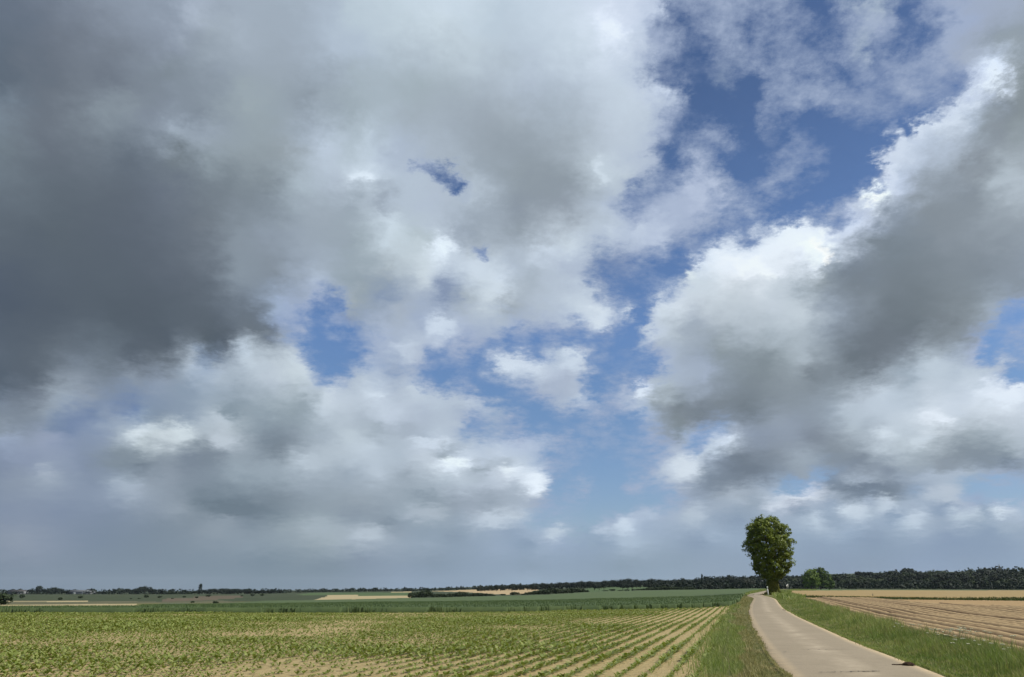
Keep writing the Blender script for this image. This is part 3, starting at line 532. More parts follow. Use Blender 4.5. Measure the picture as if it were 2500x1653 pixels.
FIELDS = {   # class: (list of polygons, height of the layer)
 'soil': [poly(dens_line(FRONT) + dens_line(BEETR) + [(-2200, 1750)])],
 'wheat': [poly(dens_line(FRONT) + [(1790, 1478), (1806, 1470), (1812, 1458), (1819, 1451), (1835, 1444), (1868, 1437.6), (1868, 1436.2), (1790, 1438.3), (1700, 1440), (1437, 1447), (1240, 1457), (1000, 1462), (865, 1466), (640, 1469), (560, 1476), (345, 1484), (335, 1489.5), (-500, 1489.5)][0:])],
 'straw': [poly([(-500, 1474.5), (335, 1473.8), (320, 1487), (-500, 1483)]), poly([(12, 1467), (216, 1466), (216, 1469), (12, 1469.5)]),
           poly([(760, 1465.5), (800, 1454), (1003, 1453.5), (1003, 1461.5), (865, 1466)]), poly([(955, 1445), (1003, 1444.3), (1003, 1446.3), (955, 1446.6)])],
 'dry': [poly([(-500, 1468), (300, 1467), (394, 1469), (540, 1466), (590, 1471), (335, 1473.5), (-500, 1474)])],
 'brown': [poly([(394, 1468), (398, 1462), (517, 1455), (587, 1454.5), (595, 1459), (536, 1463.5), (401, 1469.5)])],
 'pale': [poly([(335, 1480), (400, 1473), (590, 1473), (520, 1477), (345, 1482)])],
 'green': [poly([(720, 1452.5), (760, 1447.5), (1003, 1446.5), (1003, 1453.5), (800, 1454)]), poly([(1420, 1447), (1437, 1431.5), (1590, 1431), (1790, 1434), (1790, 1437.5), (1700, 1439.5), (1474, 1445.5)])],
 'tan': [poly([(1050, 1443.5), (1145, 1440), (1327, 1437), (1290, 1447), (1270, 1451), (1245, 1452), (1143, 1446)])],
 'ridge': [np.vstack([poly(dens_line(RIDGE_NEAR), .3), poly([(2900, 1500), (2500, 1487), (2230, 1476), (2130, 1463), (2000, 1462)])])],
 'smooth': [poly([(1973, 1461.8), (1968, 1459), (2130, 1459), (2500, 1467), (2900, 1473), (2900, 1499), (2500, 1486), (2230, 1475.5), (2130, 1462.5), (2000, 1461.8)])],
 'right': [poly([(1925, 1443.5), (2100, 1441.6), (2900, 1441.6), (2900, 1469), (2500, 1464.5), (1960, 1457.5), (1935, 1451)])],
 'strip': [poly([(1930, 1438.3), (2900, 1439), (2900, 1441.8), (2100, 1441.6), (1925, 1443.5)])],
}
M_soil = ground_mat('dry_soil', (0.42, 0.335, 0.165), (0.35, 0.272, 0.128), 1.2, (0.46, 0.375, 0.20), 9.0, .8)
M_wheat = ground_mat('green_wheat', (0.0739, 0.1123, 0.046), (0.0952, 0.1331, 0.0515), .12, (0.0616, 0.0957, 0.0423), 2.2, .5)
M_straw = ground_mat('pale_stubble', (.42, .35, .20), (.36, .30, .165), .02, None, .6, .2)
M_dry = ground_mat('dry_meadow', (.11, .11, .06), (.08, .09, .045), .01, (.16, .14, .08), .3, .2)
M_brown = ground_mat('brown_field', (.125, .10, .065), (.10, .085, .055), .01, None, .3, .2)  # darkened: cloud shadow on this field is part of its colour
M_pale = ground_mat('pale_green_crop', (.085, .12, .085), (.10, .135, .09), .02, None, .4, .2)
M_green = ground_mat('green_crop', (.062, .105, .04), (.08, .125, .045), .015, None, .3, .2)
M_tan = ground_mat('tan_stubble', (.44, .33, .185), (.39, .295, .165), .01, (.47, .37, .22), .3, .2)
M_field = ground_mat('ploughed_soil', (0.268, 0.1715, 0.087), (0.216, 0.1365, 0.069), .35, (0.304, 0.1995, 0.105), 5.0, .7)
M_smooth = ground_mat('harrowed_soil', (0.378, 0.2618, 0.1254), (0.3234, 0.2194, 0.1056), .1, None, 2.0, .5)
M_right = ground_mat('ripe_corn', (0.3354, 0.2442, 0.1088), (0.2886, 0.2109, 0.0928), .05, (0.3588, 0.2664, 0.1216), 1.5, .4)
M_strip = ground_mat('grass_strip', (.10, .16, .055), (.08, .13, .045), .05, None, 1.0, .3)
M_pasture = ground_mat('pasture', (.036, .056, .024), (.05, .064, .03), .01, (.062, .072, .034), .2, .2)  # cloud shadow over the distant land is put into this dark base colour
M_verge = ground_mat('verge_earth', (0.11, 0.126, 0.0405), (0.187, 0.1628, 0.0675), .8, (0.0825, 0.1103, 0.0315), 7.0, .8)
SPEC = {  # class: (object name, material, height)
 'soil': ('beet_field_soil', M_soil, 0), 'wheat': ('wheat_field', M_wheat, .40), 'straw': ('stubble_strip', M_straw, 0), 'dry': ('meadow', M_dry, 0),
 'brown': ('brown_field', M_brown, 0), 'pale': ('pale_field', M_pale, 0), 'green': ('green_field', M_green, 0), 'tan': ('tan_field', M_tan, 0),
 'ridge': ('field_ground', M_field, -.25), 'smooth': ('harrowed_strip', M_smooth, 0), 'right': ('corn_field', M_right, .25), 'strip': ('grass_strip', M_strip, 0),
 'road': ('road_bed', M_verge, -.05), 'verge': ('verge_ground', M_verge, 0), 'pasture': ('hills', M_pasture, 0)}
rows = np.concatenate([1 / np.arange(1 / 8.0, 1 / 700.0, -.7 / 3240), np.geomspace(700, 9000, 40)[1:]])
cols = (np.arange(-1160, 3261, 5.0) - 1250) * cp / F
nr, nc = len(rows), len(cols)
GX = rows[:, None] * cols[None, :]; GY = np.repeat(rows[:, None], nc, 1); GZ = zg(GX.ravel(), GY.ravel()).reshape(nr, nc)
cxm = (GX[:-1, :-1] + GX[1:, 1:]) / 2; cym = (GY[:-1, :-1] + GY[1:, 1:]) / 2
cls = np.where(cym < 330, 'verge', 'pasture').astype(object).ravel()
fx, fy = cxm.ravel(), cym.ravel()
for k in ('green', 'dry', 'straw', 'brown', 'tan', 'strip', 'right', 'smooth', 'ridge', 'wheat', 'pale', 'soil'):
    for P in FIELDS[k]: cls[inside(P, fx, fy)] = k
cls[inside(P_road, fx, fy) & (fy < 300)] = 'road'
cls = cls.reshape(nr - 1, nc - 1)
GV = np.stack([GX, GY, GZ], 2).reshape(-1, 3)
ii, jj = np.meshgrid(np.arange(nr - 1), np.arange(nc - 1), indexing='ij')
Q4 = np.stack([ii * nc + jj, ii * nc + jj + 1, (ii + 1) * nc + jj + 1, (ii + 1) * nc + jj], 2)
for k, (nm, m, h) in SPEC.items():
    f = Q4[cls == k]
    if not len(f): continue
    # a raised crop gets a skirt down to the ground along its rim
    uq, inv = np.unique(f.ravel(), return_inverse=True); V = GV[uq].copy(); V[:, 2] += h; f = inv.reshape(-1, 4)
    if h != 0:
        E = np.vstack([f[:, [0, 1]], f[:, [1, 2]], f[:, [2, 3]], f[:, [3, 0]]]); key = np.sort(E, 1); kk = key[:, 0].astype(np.int64) * len(V) + key[:, 1]
        _, idx, cnt = np.unique(kk, return_index=True, return_counts=True); B = E[idx[cnt == 1]]
        n0 = len(V); V2 = V.copy(); V2[:, 2] -= h + (.03 if h > 0 else 0); V = np.vstack([V, V2]); sk = np.stack([B[:, 1], B[:, 0], B[:, 0] + n0, B[:, 1] + n0], 1); f = np.vstack([f, sk])
    tag(mesh_obj(nm, V, f, m, smooth=True), kind='structure')
# country beyond the sides and behind the viewer
ob = MB()
xs = np.linspace(-1, 1, 2); w0 = cols[0], cols[-1]
def wing(s0, s1):
    sv = np.linspace(s0, s1, 12); yv = np.concatenate([[8.0], np.geomspace(12, 9000, 40)])
    X = yv[:, None] * sv[None]; Y = np.repeat(yv[:, None], 12, 1); Z = zg(X.ravel(), Y.ravel())
    I, J = np.meshgrid(np.arange(len(yv) - 1), np.arange(11), indexing='ij')
    ob.add(np.stack([X.ravel(), Y.ravel(), Z], 1), np.stack([I * 12 + J, I * 12 + J + 1, (I + 1) * 12 + J + 1, (I + 1) * 12 + J], 2).reshape(-1, 4))
wing(-8, w0[0]); wing(w0[1], 8)
ob.add([(-9000, -6000, 0), (9000, -6000, 0), (9000, 8, 0), (-9000, 8, 0)], [(0, 1, 2, 3)])
M_out = ground_mat('farmland', (.16, .17, .07), (.22, .2, .1), .02, None, 1.0, .3)
tag(ob.build('ground', M_out), kind='structure')
# ------------------------------------------------------------------ ploughed ridges
lat0, al0 = row_uv(FIELDS['ridge'][0][:, 0], FIELDS['ridge'][0][:, 1])
la = np.arange(lat0.min() - 1, min(lat0.max(), 85), .12); al = np.concatenate([np.arange(max(al0.min() - 1, 8), 90, .55), np.arange(90, min(al0.max(), 190), 1.6)])
LA, AL = np.meshgrid(la, al, indexing='ij')
wob = (fbm(xy3(LA.ravel() * .05, AL.ravel() * .12), 5, 2).reshape(LA.shape) - .5) * .25
rX, rY = row_xy(LA + wob, AL)
ph = (LA / .72) % 1.0
prof = np.abs(np.sin(ph * math.pi)) ** .8
amp_ = .25 + .06 * (fbm(xy3(np.floor(LA / .72).ravel() * 3.7, AL.ravel() * .02), 9, 2).reshape(LA.shape) - .5) * 2
deep = np.where((np.floor(LA / .72).astype(int) % 6) == 0, -.10, 0)     # tramlines
rough_ = (fbm(xy3(rX.ravel() * 3, rY.ravel() * 3), 11, 3).reshape(LA.shape) - .5) * .06
rZ = zg(rX.ravel(), rY.ravel()).reshape(LA.shape) + prof * amp_ + deep * (1 - prof) + rough_ + .02
a_, b_ = np.meshgrid(np.arange(len(la) - 1), np.arange(len(al) - 1), indexing='ij')
n_ = len(al); q_ = np.stack([a_ * n_ + b_, (a_ + 1) * n_ + b_, (a_ + 1) * n_ + b_ + 1, a_ * n_ + b_ + 1], 2).reshape(-1, 4)
cx_, cy_ = rX[:-1, :-1].ravel(), rY[:-1, :-1].ravel()
q_ = q_[inside(FIELDS['ridge'][0], cx_, cy_)]
uq, inv = np.unique(q_.ravel(), return_inverse=True)
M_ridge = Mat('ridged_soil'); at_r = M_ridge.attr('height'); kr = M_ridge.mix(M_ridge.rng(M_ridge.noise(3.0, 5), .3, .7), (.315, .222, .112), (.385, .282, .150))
kr = M_ridge.mix(M_ridge.rng(at_r, .45, .9), (0.12, 0.072, 0.033), kr); M_ridge.color(kr); M_ridge.bump(M_ridge.noise(7, 5, .7), .4, .05)   # furrow shade painted into the soil colour by ridge height, tops left pale
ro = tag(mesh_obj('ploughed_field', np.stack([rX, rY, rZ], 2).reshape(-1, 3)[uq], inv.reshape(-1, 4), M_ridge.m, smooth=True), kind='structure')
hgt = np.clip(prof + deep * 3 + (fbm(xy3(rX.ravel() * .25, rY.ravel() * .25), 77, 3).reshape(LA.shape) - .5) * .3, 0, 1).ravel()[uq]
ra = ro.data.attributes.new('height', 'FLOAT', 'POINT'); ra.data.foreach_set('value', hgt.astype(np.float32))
# ------------------------------------------------------------------ the lane
def lane():
    L_ = []; R_ = []
    for (a, b, c, d) in zip(RL[:-1], RL[1:], RR[:-1], RR[1:]):
        A, B, C, D = at(*a), at(*b), at(*c), at(*d)
        n = 10 if a[1] > 1500 else 6
        for k in range(n):
            t = k / n
            L_.append([A[i] + (B[i] - A[i]) * t for i in (0, 1)]); R_.append([C[i] + (D[i] - C[i]) * t for i in (0, 1)])
    L_ = np.array(L_); R_ = np.array(R_)
    k = np.array([1, 2, 3, 4, 3, 2, 1.]); k /= k.sum()
    for E in (L_, R_):
        for c in (0, 1): E[3:-3, c] = np.convolve(E[:, c], k, 'same')[3:-3]
    m = 17; W = np.concatenate([[0], np.linspace(.012, .988, 15), [1]])
    X = L_[:, None, 0] * (1 - W) + R_[:, None, 0] * W; Y = L_[:, None, 1] * (1 - W) + R_[:, None, 1] * W
    ed = np.zeros_like(X); j = (fbm(xy3(np.arange(len(L_)) * .9, np.zeros(len(L_))), 3, 3) - .5) * .14; j2 = (fbm(xy3(np.arange(len(L_)) * .9, np.ones(len(L_)) * 9), 3, 3) - .5) * .14
    X[:, 0] += j; X[:, -1] += j2
    Z = zg(X.ravel(), Y.ravel()).reshape(X.shape) + .02 + .035 * (1 - (2 * W[None] - 1) ** 2)
    Z[:, 0] -= .06; Z[:, -1] -= .07
    n = len(L_); I, J = np.meshgrid(np.arange(n - 1), np.arange(m - 1), indexing='ij')
    q = np.stack([I * m + J, I * m + J + 1, (I + 1) * m + J + 1, (I + 1) * m + J], 2).reshape(-1, 4)
    mt = Mat('road_surface', .85, .25)
    at_ = mt.N.new('ShaderNodeAttribute'); at_.attribute_name = 'across'; ac = at_.outputs['Fac']
    base = mt.mix(mt.rng(mt.noise(.35, 6, .6), .35, .65), (0.273, 0.2291, 0.1598), (0.3234, 0.2726, 0.1953))
    base = mt.mix(mt.rng(mt.noise(1.7, 8, .78), .5, .62, 0, .55), base, (.225, .19, .135))
    base = mt.mix(mt.rng(mt.noise(28, 4, .8), .35, .7), base, (0.2173, 0.1809, 0.1242))
    edge = mt.rng(ac, .0, .13, 1, 0); edge2 = mt.rng(ac, .88, 1.0, 0, 1)
    nz = mt.noise(2.2, 6, .75)
    ma = mt.N.new('ShaderNodeMath'); ma.operation = 'MULTIPLY'; mt.L.new(mt.rng(nz, .25, .55), ma.inputs[0])
    mx = mt.N.new('ShaderNodeMath'); mx.operation = 'MAXIMUM'; mt.L.new(edge, mx.inputs[0]); mt.L.new(edge2, mx.inputs[1]); mt.L.new(mx.outputs[0], ma.inputs[1])
    base = mt.mix(ma.outputs[0], base, (0.46, 0.3567, 0.2184))
    mid = mt.N.new('ShaderNodeMath'); mid.operation = 'MULTIPLY'; mt.L.new(mt.rng(mt.noise(.9, 6, .7), .4, .62), mid.inputs[0])
    tri = mt.N.new('ShaderNodeMath'); tri.operation = 'PINGPONG'; tri.inputs[1].default_value = .5; mt.L.new(ac, tri.inputs[0]); mt.L.new(mt.rng(tri.outputs[0], .34, .5), mid.inputs[1])
    base = mt.mix(mid.outputs[0], base, (0.3784, 0.3196, 0.2325))
    mt.color(base); mt.bump(mt.noise(60, 3, .8), .35, .01)
    o = mesh_obj('road', np.stack([X, Y, Z], 2).reshape(-1, 3), q, mt.m, smooth=True)
    a = o.data.attributes.new('across', 'FLOAT', 'POINT'); a.data.foreach_set('value', np.tile(W, n).astype(np.float32))
    tag(o, kind='structure')
    # joints and cracks, dark thin strips in the surface
    mc = ground_mat('crack_tar', (.10, .09, .075), (.15, .13, .11), 3.0, None, 9.0, 0)
    for (x0, y0, x1, y1, w) in [(1960, 1591.5, 2090, 1590, .022), (2000, 1648.5, 2150, 1645.5, .03), (1911, 1596, 1922, 1596, .05), (1910, 1489.5, 1917, 1492.5, .07), (2108, 1647, 2142, 1645, .045)]:
        A, B = np.array(at(x0, y0)), np.array(at(x1, y1)); n2_ = 24; V = []; d = (B - A)[:2]; nn = np.array([-d[1], d[0]]) / np.linalg.norm(d)
        for k in range(n2_ + 1):
            p = A[:2] + d * k / n2_ + nn * (random.random() - .5) * .12; ww = w * random.uniform(.1, 1.1)
            for sgn in (-1, 1):
                V.append((p[0] + nn[0] * ww * sgn, p[1] + nn[1] * ww * sgn, zg([p[0]], [p[1]])[0] + .062))
        mesh_obj('crack', V, np.array([(2 * k, 2 * k + 1, 2 * k + 3, 2 * k + 2) for k in range(n2_)]), mc, o)
    return L_, R_
random.seed(4)
LANE_L, LANE_R = lane()
# ================================================================== crops and grass (nobody could count them)
def blades(name, X, Y, H, Wd, mat, lean=.35, tint=None, z0=0.0, label=None, seed=0):
    r = np.random.default_rng(seed); n = len(X); Z = zg(X, Y) + z0
    th = r.uniform(0, 2 * math.pi, n); ld = r.uniform(0, 2 * math.pi, n); ln = np.abs(r.normal(0, lean, n)) * H
    ux, uy = np.cos(th) * Wd / 2, np.sin(th) * Wd / 2; lx, ly = np.cos(ld) * ln, np.sin(ld) * ln
    V = np.empty((n, 5, 3))
    V[:, 0] = np.stack([X - ux, Y - uy, Z], 1); V[:, 1] = np.stack([X + ux, Y + uy, Z], 1)
    V[:, 2] = np.stack([X + ux * .8 + lx * .35, Y + uy * .8 + ly * .35, Z + H * .6], 1); V[:, 3] = np.stack([X - ux * .8 + lx * .35, Y - uy * .8 + ly * .35, Z + H * .6], 1)
    V[:, 4] = np.stack([X + lx, Y + ly, Z + H], 1)
    b = np.arange(n) * 5
    q = np.stack([b, b + 1, b + 2, b + 3], 1); t = np.stack([b + 3, b + 2, b + 4], 1)
    if tint is None: tint = r.uniform(0, 1, n)
    o = mesh_obj(name, V.reshape(-1, 3), [q, t], mat, tint=np.concatenate([tint, tint]))
    return tag(o, label, name.replace('_', ' '), kind='stuff')
def scatter(P, dens, seed, ymin=0, ymax=1e9):
    """uniform points in polygon P between two distances"""
    r = np.random.default_rng(seed); x0, y0 = P.min(0); x1, y1 = P.max(0); y0 = max(y0, ymin); y1 = min(y1, ymax)
    n = int((x1 - x0) * (y1 - y0) * dens); X = r.uniform(x0, x1, n); Y = r.uniform(y0, y1, n); k = inside(P, X, Y)
    # nothing outside the wide surroundings of the picture
    s = X / Y; k &= (s > -.95) & (s < .95)
    return X[k], Y[k]
def dist_to(line, X, Y):
    d = np.full(len(X), 1e9)
    for (ax, ay), (bx, by) in zip(line[:-1], line[1:]):
        L2 = (bx - ax) ** 2 + (by - ay) ** 2 + 1e-9; t = np.clip(((X - ax) * (bx - ax) + (Y - ay) * (by - ay)) / L2, 0, 1)
        d = np.minimum(d, np.hypot(X - ax - t * (bx - ax), Y - ay - t * (by - ay)))
    return d
M_beet = leaf_mat('beet_leaf', (0.135, 0.18, 0.032), (0.26, 0.29, 0.09), None, .25, (1.1, 1.2, .5), .45)
M_grass = leaf_mat('grass_blade', (.135, .185, .05), (.30, .335, .13), (.27, .275, .11), .3)
M_drygrass = leaf_mat('dry_grass', (.30, .27, .12), (.19, .21, .075), (.38, .33, .17), .3, (1.1, 1.1, .7))
M_wblade = leaf_mat('wheat_blade', (0.0672, 0.1092, 0.0414), (0.1232, 0.1664, 0.0626), None, .2, (1.0, 1.2, .6))
# beet plants in rows half a metre apart
Ps = FIELDS['soil'][0]
def beets():
    r = np.random.default_rng(21)
    u_, v_ = row_uv(Ps[:, 0], Ps[:, 1])
    lat = np.arange(max(u_.min(), -88), u_.max(), .5); AllX = []; AllY = []; Sz = []; Nl = []
    for k, l in enumerate(lat):
        v = np.arange(9, 78, .14) + r.uniform(-.04, .04, int(math.ceil((78 - 9) / .14)))[:len(np.arange(9, 78, .14))]
        x, y = row_xy(l + r.normal(0, .025, len(v)), v); AllX.append(x); AllY.append(y)
    X = np.concatenate(AllX); Y = np.concatenate(AllY)
    k = inside(Ps, X, Y) & (Y > 11) & (X / Y > -1.05)
    X, Y = X[k], Y[k]
    vig = fbm(xy3(X * .22, Y * .22), 31, 4)                       # patchy stand
    k = r.uniform(0, 1, len(X)) < np.clip((vig - .18) * 6, .58, .98); X, Y, vig = X[k], Y[k], vig[k]
    size = (.105 + .10 * np.clip((vig - .35) * 3, 0, 1)) * r.uniform(.65, 1.25, len(X))
    V = []; Q = []; T = []; base = 0
    nl = 8; th0 = r.uniform(0, 6.283, len(X))
    for j in range(nl):
        th = th0 + r.uniform(-.35, .35, len(X)) + j * 2 * math.pi / nl
        L = size * r.uniform(.7, 1.15, len(X)); el_ = r.uniform(.35, 1.0, len(X)); w = L * r.uniform(.32, .46, len(X))
        cx, sx = np.cos(th), np.sin(th); px_, py_ = -sx, cx; Z = zg(X, Y) + .01
        ce, se = np.cos(el_), np.sin(el_)
        def pt(a, side, drop=0):
            return np.stack([X + cx * L * a * ce + px_ * w * side, Y + sx * L * a * ce + py_ * w * side, Z + L * a * se - drop * L], 1)
        P6 = np.stack([pt(.12, -.08), pt(.12, .08), pt(.65, .5, .0), pt(.65, -.5, .0), pt(1.1, .12, .22), pt(1.1, -.12, .22)], 1)
        V.append(P6.reshape(-1, 3)); b = base + np.arange(len(X)) * 6
        Q.append(np.stack([b, b + 1, b + 2, b + 3], 1)); Q.append(np.stack([b + 3, b + 2, b + 4, b + 5], 1)); base += len(X) * 6
        t = r.uniform(0, 1, len(X)); T += [t, t]
    tag(mesh_obj('beet_plants', np.vstack(V), np.vstack(Q), M_beet, tint=np.concatenate(T)), 'rows of small bright green beet plants growing in dry soil in the left foreground', 'crop', kind='stuff')
beets()
# clods and stones on the soil
def clods(P, n, seed, smin, smax, mat, name, lab, ymax=60):
    r = np.random.default_rng(seed); X, Y = scatter(P, n, seed, 11, ymax); s = r.uniform(smin, smax, len(X)); Z = zg(X, Y)
    base = np.array([(1, 0, 0), (0, 1, 0), (-1, 0, 0), (0, -1, 0), (0, 0, .7)]); V = base[None] * s[:, None, None] * r.uniform(.6, 1.3, (len(X), 5, 1)) + np.stack([X, Y, Z], 1)[:, None]
    b = np.arange(len(X)) * 5; T = np.vstack([np.stack([b + i, b + (i + 1) % 4, b + 4], 1) for i in range(4)])
    return tag(mesh_obj(name, V.reshape(-1, 3), T, mat), lab, 'clods', kind='stuff')
clods(Ps, 9, 41, .015, .045, M_soil, 'soil_clods', 'small dry clods of earth scattered between the beet rows', 45)
# wheat: full stems along the front, ears and leaf tips over the rest
Pw = FIELDS['wheat'][0]; FR = poly(dens_line(FRONT) + [(1790, 1478), (1806, 1470), (1812, 1458)])
X, Y = scatter(Pw, 55, 51, 50, 84); d = dist_to(FR, X, Y); k = d < 2.2; X1, Y1 = X[k], Y[k]
X, Y = scatter(Pw, 14, 52, 50, 140)
Xa = np.concatenate([X1, X]); Ya = np.concatenate([Y1, Y])
nb = fbm(xy3(Xa * .35, Ya * .35), 8, 3)
H = np.concatenate([rng.uniform(.36, .56, len(X1)), rng.uniform(.40, .56, len(X))]) * (.86 + .3 * nb)
blades('wheat_plants', Xa, Ya, H, np.concatenate([rng.uniform(.03, .07, len(X1)), rng.uniform(.06, .13, len(X))]), M_wblade, .16, tint=np.clip((nb - .3) * 1.6 + rng.uniform(-.35, .35, len(Xa)), 0, 1), label='dense dark blue-green wheat behind the beet field', seed=3)
# left verge: tall green grass on the field side, short dry grass by the road
Pl = np.vstack([poly(dens_line([(1812, 1458), (1806, 1470), (1790, 1478)] + BEETR)), np.array([at(*p)[:2] for p in dens_line(RL)])[:-60:1][:]])
lane_left = poly(dens_line(RL[:11])); beet_edge = poly(dens_line(BEETR))
Pl = np.vstack([poly(dens_line([(1821, 1455.5), (1812, 1460), (1806, 1470), (1790, 1478)] + BEETR[1:])), lane_left])
def verge_left():
    xs_, ys_ = [], []
    for (a, b, dn, sd) in ((8, 22, 520, 1), (22, 34, 260, 2), (34, 55, 110, 3), (55, 110, 40, 4), (110, 210, 10, 5)):
        x, y = scatter(Pl, dn, 60 + sd, a, b); xs_.append(x); ys_.append(y)
    # spill over the edge of the crop
    X = np.concatenate(xs_); Y = np.concatenate(ys_)
    X = X + 0; dl = dist_to(lane_left, X, Y); db = dist_to(beet_edge, X, Y)
    t = dl / (dl + db + 1e-6); nz = fbm(xy3(X * .5, Y * .25), 71, 3)
    dry = (t + (nz - .5) * .9) < .47
    far = np.clip(Y / 22, 1, 6)
    k = ~dry
    H = (.07 + .22 * np.clip(nz * 1.6 - .3, 0, 1) * np.clip(t * 2 - .5, .25, 1)) * rng.uniform(.6, 1.3, len(X))
    blades('verge_grass', X[k] - rng.exponential(.22, k.sum()) * (t[k] > .7), Y[k], H[k], (.011 * far * rng.uniform(.7, 1.5, len(X)))[k], M_grass, .5, label='tall green grass on the verge between the beet rows and the road', seed=4)
    H = rng.uniform(.05, .16, len(X)) * (.6 + .8 * nz) * np.clip(dl / .5, .25, 1)
    blades('dry_grass', X[dry], Y[dry], H[dry], (.011 * far * rng.uniform(.7, 1.5, len(X)))[dry], M_drygrass, .6, label='short straw-coloured grass along the left edge of the road', seed=5)
verge_left()
lane_right = poly(dens_line(RR[:11])); rid = poly(dens_line(RIDGE_NEAR), .3)
Pr = np.vstack([lane_right, rid])
def verge_right():
    xs_, ys_ = [], []
    for (a, b, dn, sd) in ((8, 24, 560, 1), (24, 36, 300, 2), (36, 60, 130, 3), (60, 110, 45, 4), (110, 220, 12, 5)):
        x, y = scatter(Pr, dn, 80 + sd, a, b); xs_.append(x); ys_.append(y)
    X = np.concatenate(xs_); Y = np.concatenate(ys_)
    dl = dist_to(lane_right, X, Y); dr = dist_to(rid, X, Y); t = dl / (dl + dr + 1e-6); nz = fbm(xy3(X * .45, Y * .3), 91, 3)
    far = np.clip(Y / 22, 1, 6)
    H = (.06 + .40 * np.clip((t - .22) * 2.2, 0, 1) * (.45 + 1.0 * np.clip(nz * 1.8 - .45, 0, 1))) * rng.uniform(.6, 1.25, len(X)) * np.where(Y > 60, .8, 1)
    tint = np.clip(.35 + (nz - .5) * 2.2 + rng.uniform(-.35, .35, len(X)), 0, 1)
    dry = rng.uniform(0, 1, len(X)) < np.where(t > .8, .22, .10)
    k = ~dry
    blades('verge_grass', X[k], Y[k], H[k], (.012 * far * rng.uniform(.7, 1.5, len(X)))[k], M_grass, .42, tint=tint[k], label='lush green grass on the bank between the road and the ploughed field', seed=6)
    blades('dry_grass', X[dry], Y[dry], H[dry] * 1.15, (.009 * far * rng.uniform(.7, 1.5, len(X)))[dry], M_drygrass, .3, label='thin straw-coloured seed stalks standing in the bank right of the road', seed=7)
verge_right()
def edge_tufts(E, side, seed, lab):
    r = np.random.default_rng(seed); k = np.where((E[:, 1] > 10) & (E[:, 1] < 70))[0]; i = r.choice(k[:-1], 7000); t = r.uniform(0, 1, len(i))
    X = E[i, 0] * (1 - t) + E[i + 1, 0] * t; Y = E[i, 1] * (1 - t) + E[i + 1, 1] * t; nz = fbm(xy3(X * 1.1, Y * 1.1), seed, 4)
    X = X - side * (np.abs(r.normal(0, .045, len(X))) * np.clip((nz - .42) * 7, 0, 1.5) - .05)
    blades('edge_grass', X, Y, r.uniform(.03, .09, len(X)), r.uniform(.006, .014, len(X)) * np.clip(Y / 22, 1, 4), M_drygrass if side < 0 else M_grass, .7, z0=.03, label=lab, seed=seed)
edge_tufts(LANE_L, -1, 201, 'ragged dry tufts creeping over the left edge of the road')
edge_tufts(LANE_R, 1, 202, 'ragged green tufts creeping over the right edge of the road')
# thin grass margin between the two fields on the right, and the tall verge round the bend
mg = poly([(1960, 1456.5), (2500, 1463.5), (2900, 1468.5), (2900, 1472), (2500, 1467), (1966, 1459)])
X, Y = scatter(mg, 9, 101, 80, 260); nz = fbm(xy3(X * .08, Y * .08), 12, 3)
M_margin = leaf_mat('margin_grass', (.05, .07, .024), (.10, .12, .045), None, .2)
blades('margin_grass', X, Y, (.15 + .45 * nz) * rng.uniform(.4, 1.1, len(X)), rng.uniform(.08, .2, len(X)), M_margin, .3, tint=rng.uniform(0, .5, len(X)), label='dark thin grass margin between the ploughed field and the corn field', seed=8)
bv = poly([(1885, 1454), (1905, 1441.5), (1960, 1438.5), (2010, 1439.5), (1935, 1443), (1930, 1452), (1968, 1459), (1940, 1470), (1900, 1462)])
X, Y = scatter(bv, 5, 103, 90, 500)
blades('verge_grass', X, Y, rng.uniform(.2, .6, len(X)), rng.uniform(.08, .25, len(X)), M_grass, .3, label='tall grass around the foot of the lone tree and along the bend', seed=9)
bv = poly([(1821, 1455), (1829, 1450), (1850, 1445.5), (1874, 1440.5), (1870, 1437), (1838, 1443), (1820, 1450)])
X, Y = scatter(bv, 4, 104, 100, 500)
blades('verge_grass', X, Y, rng.uniform(.15, .4, len(X)), rng.uniform(.1, .25, len(X)), M_grass, .3, tint=rng.uniform(.4, 1, len(X)), label='light green grass left of the road beyond the bend', seed=10)
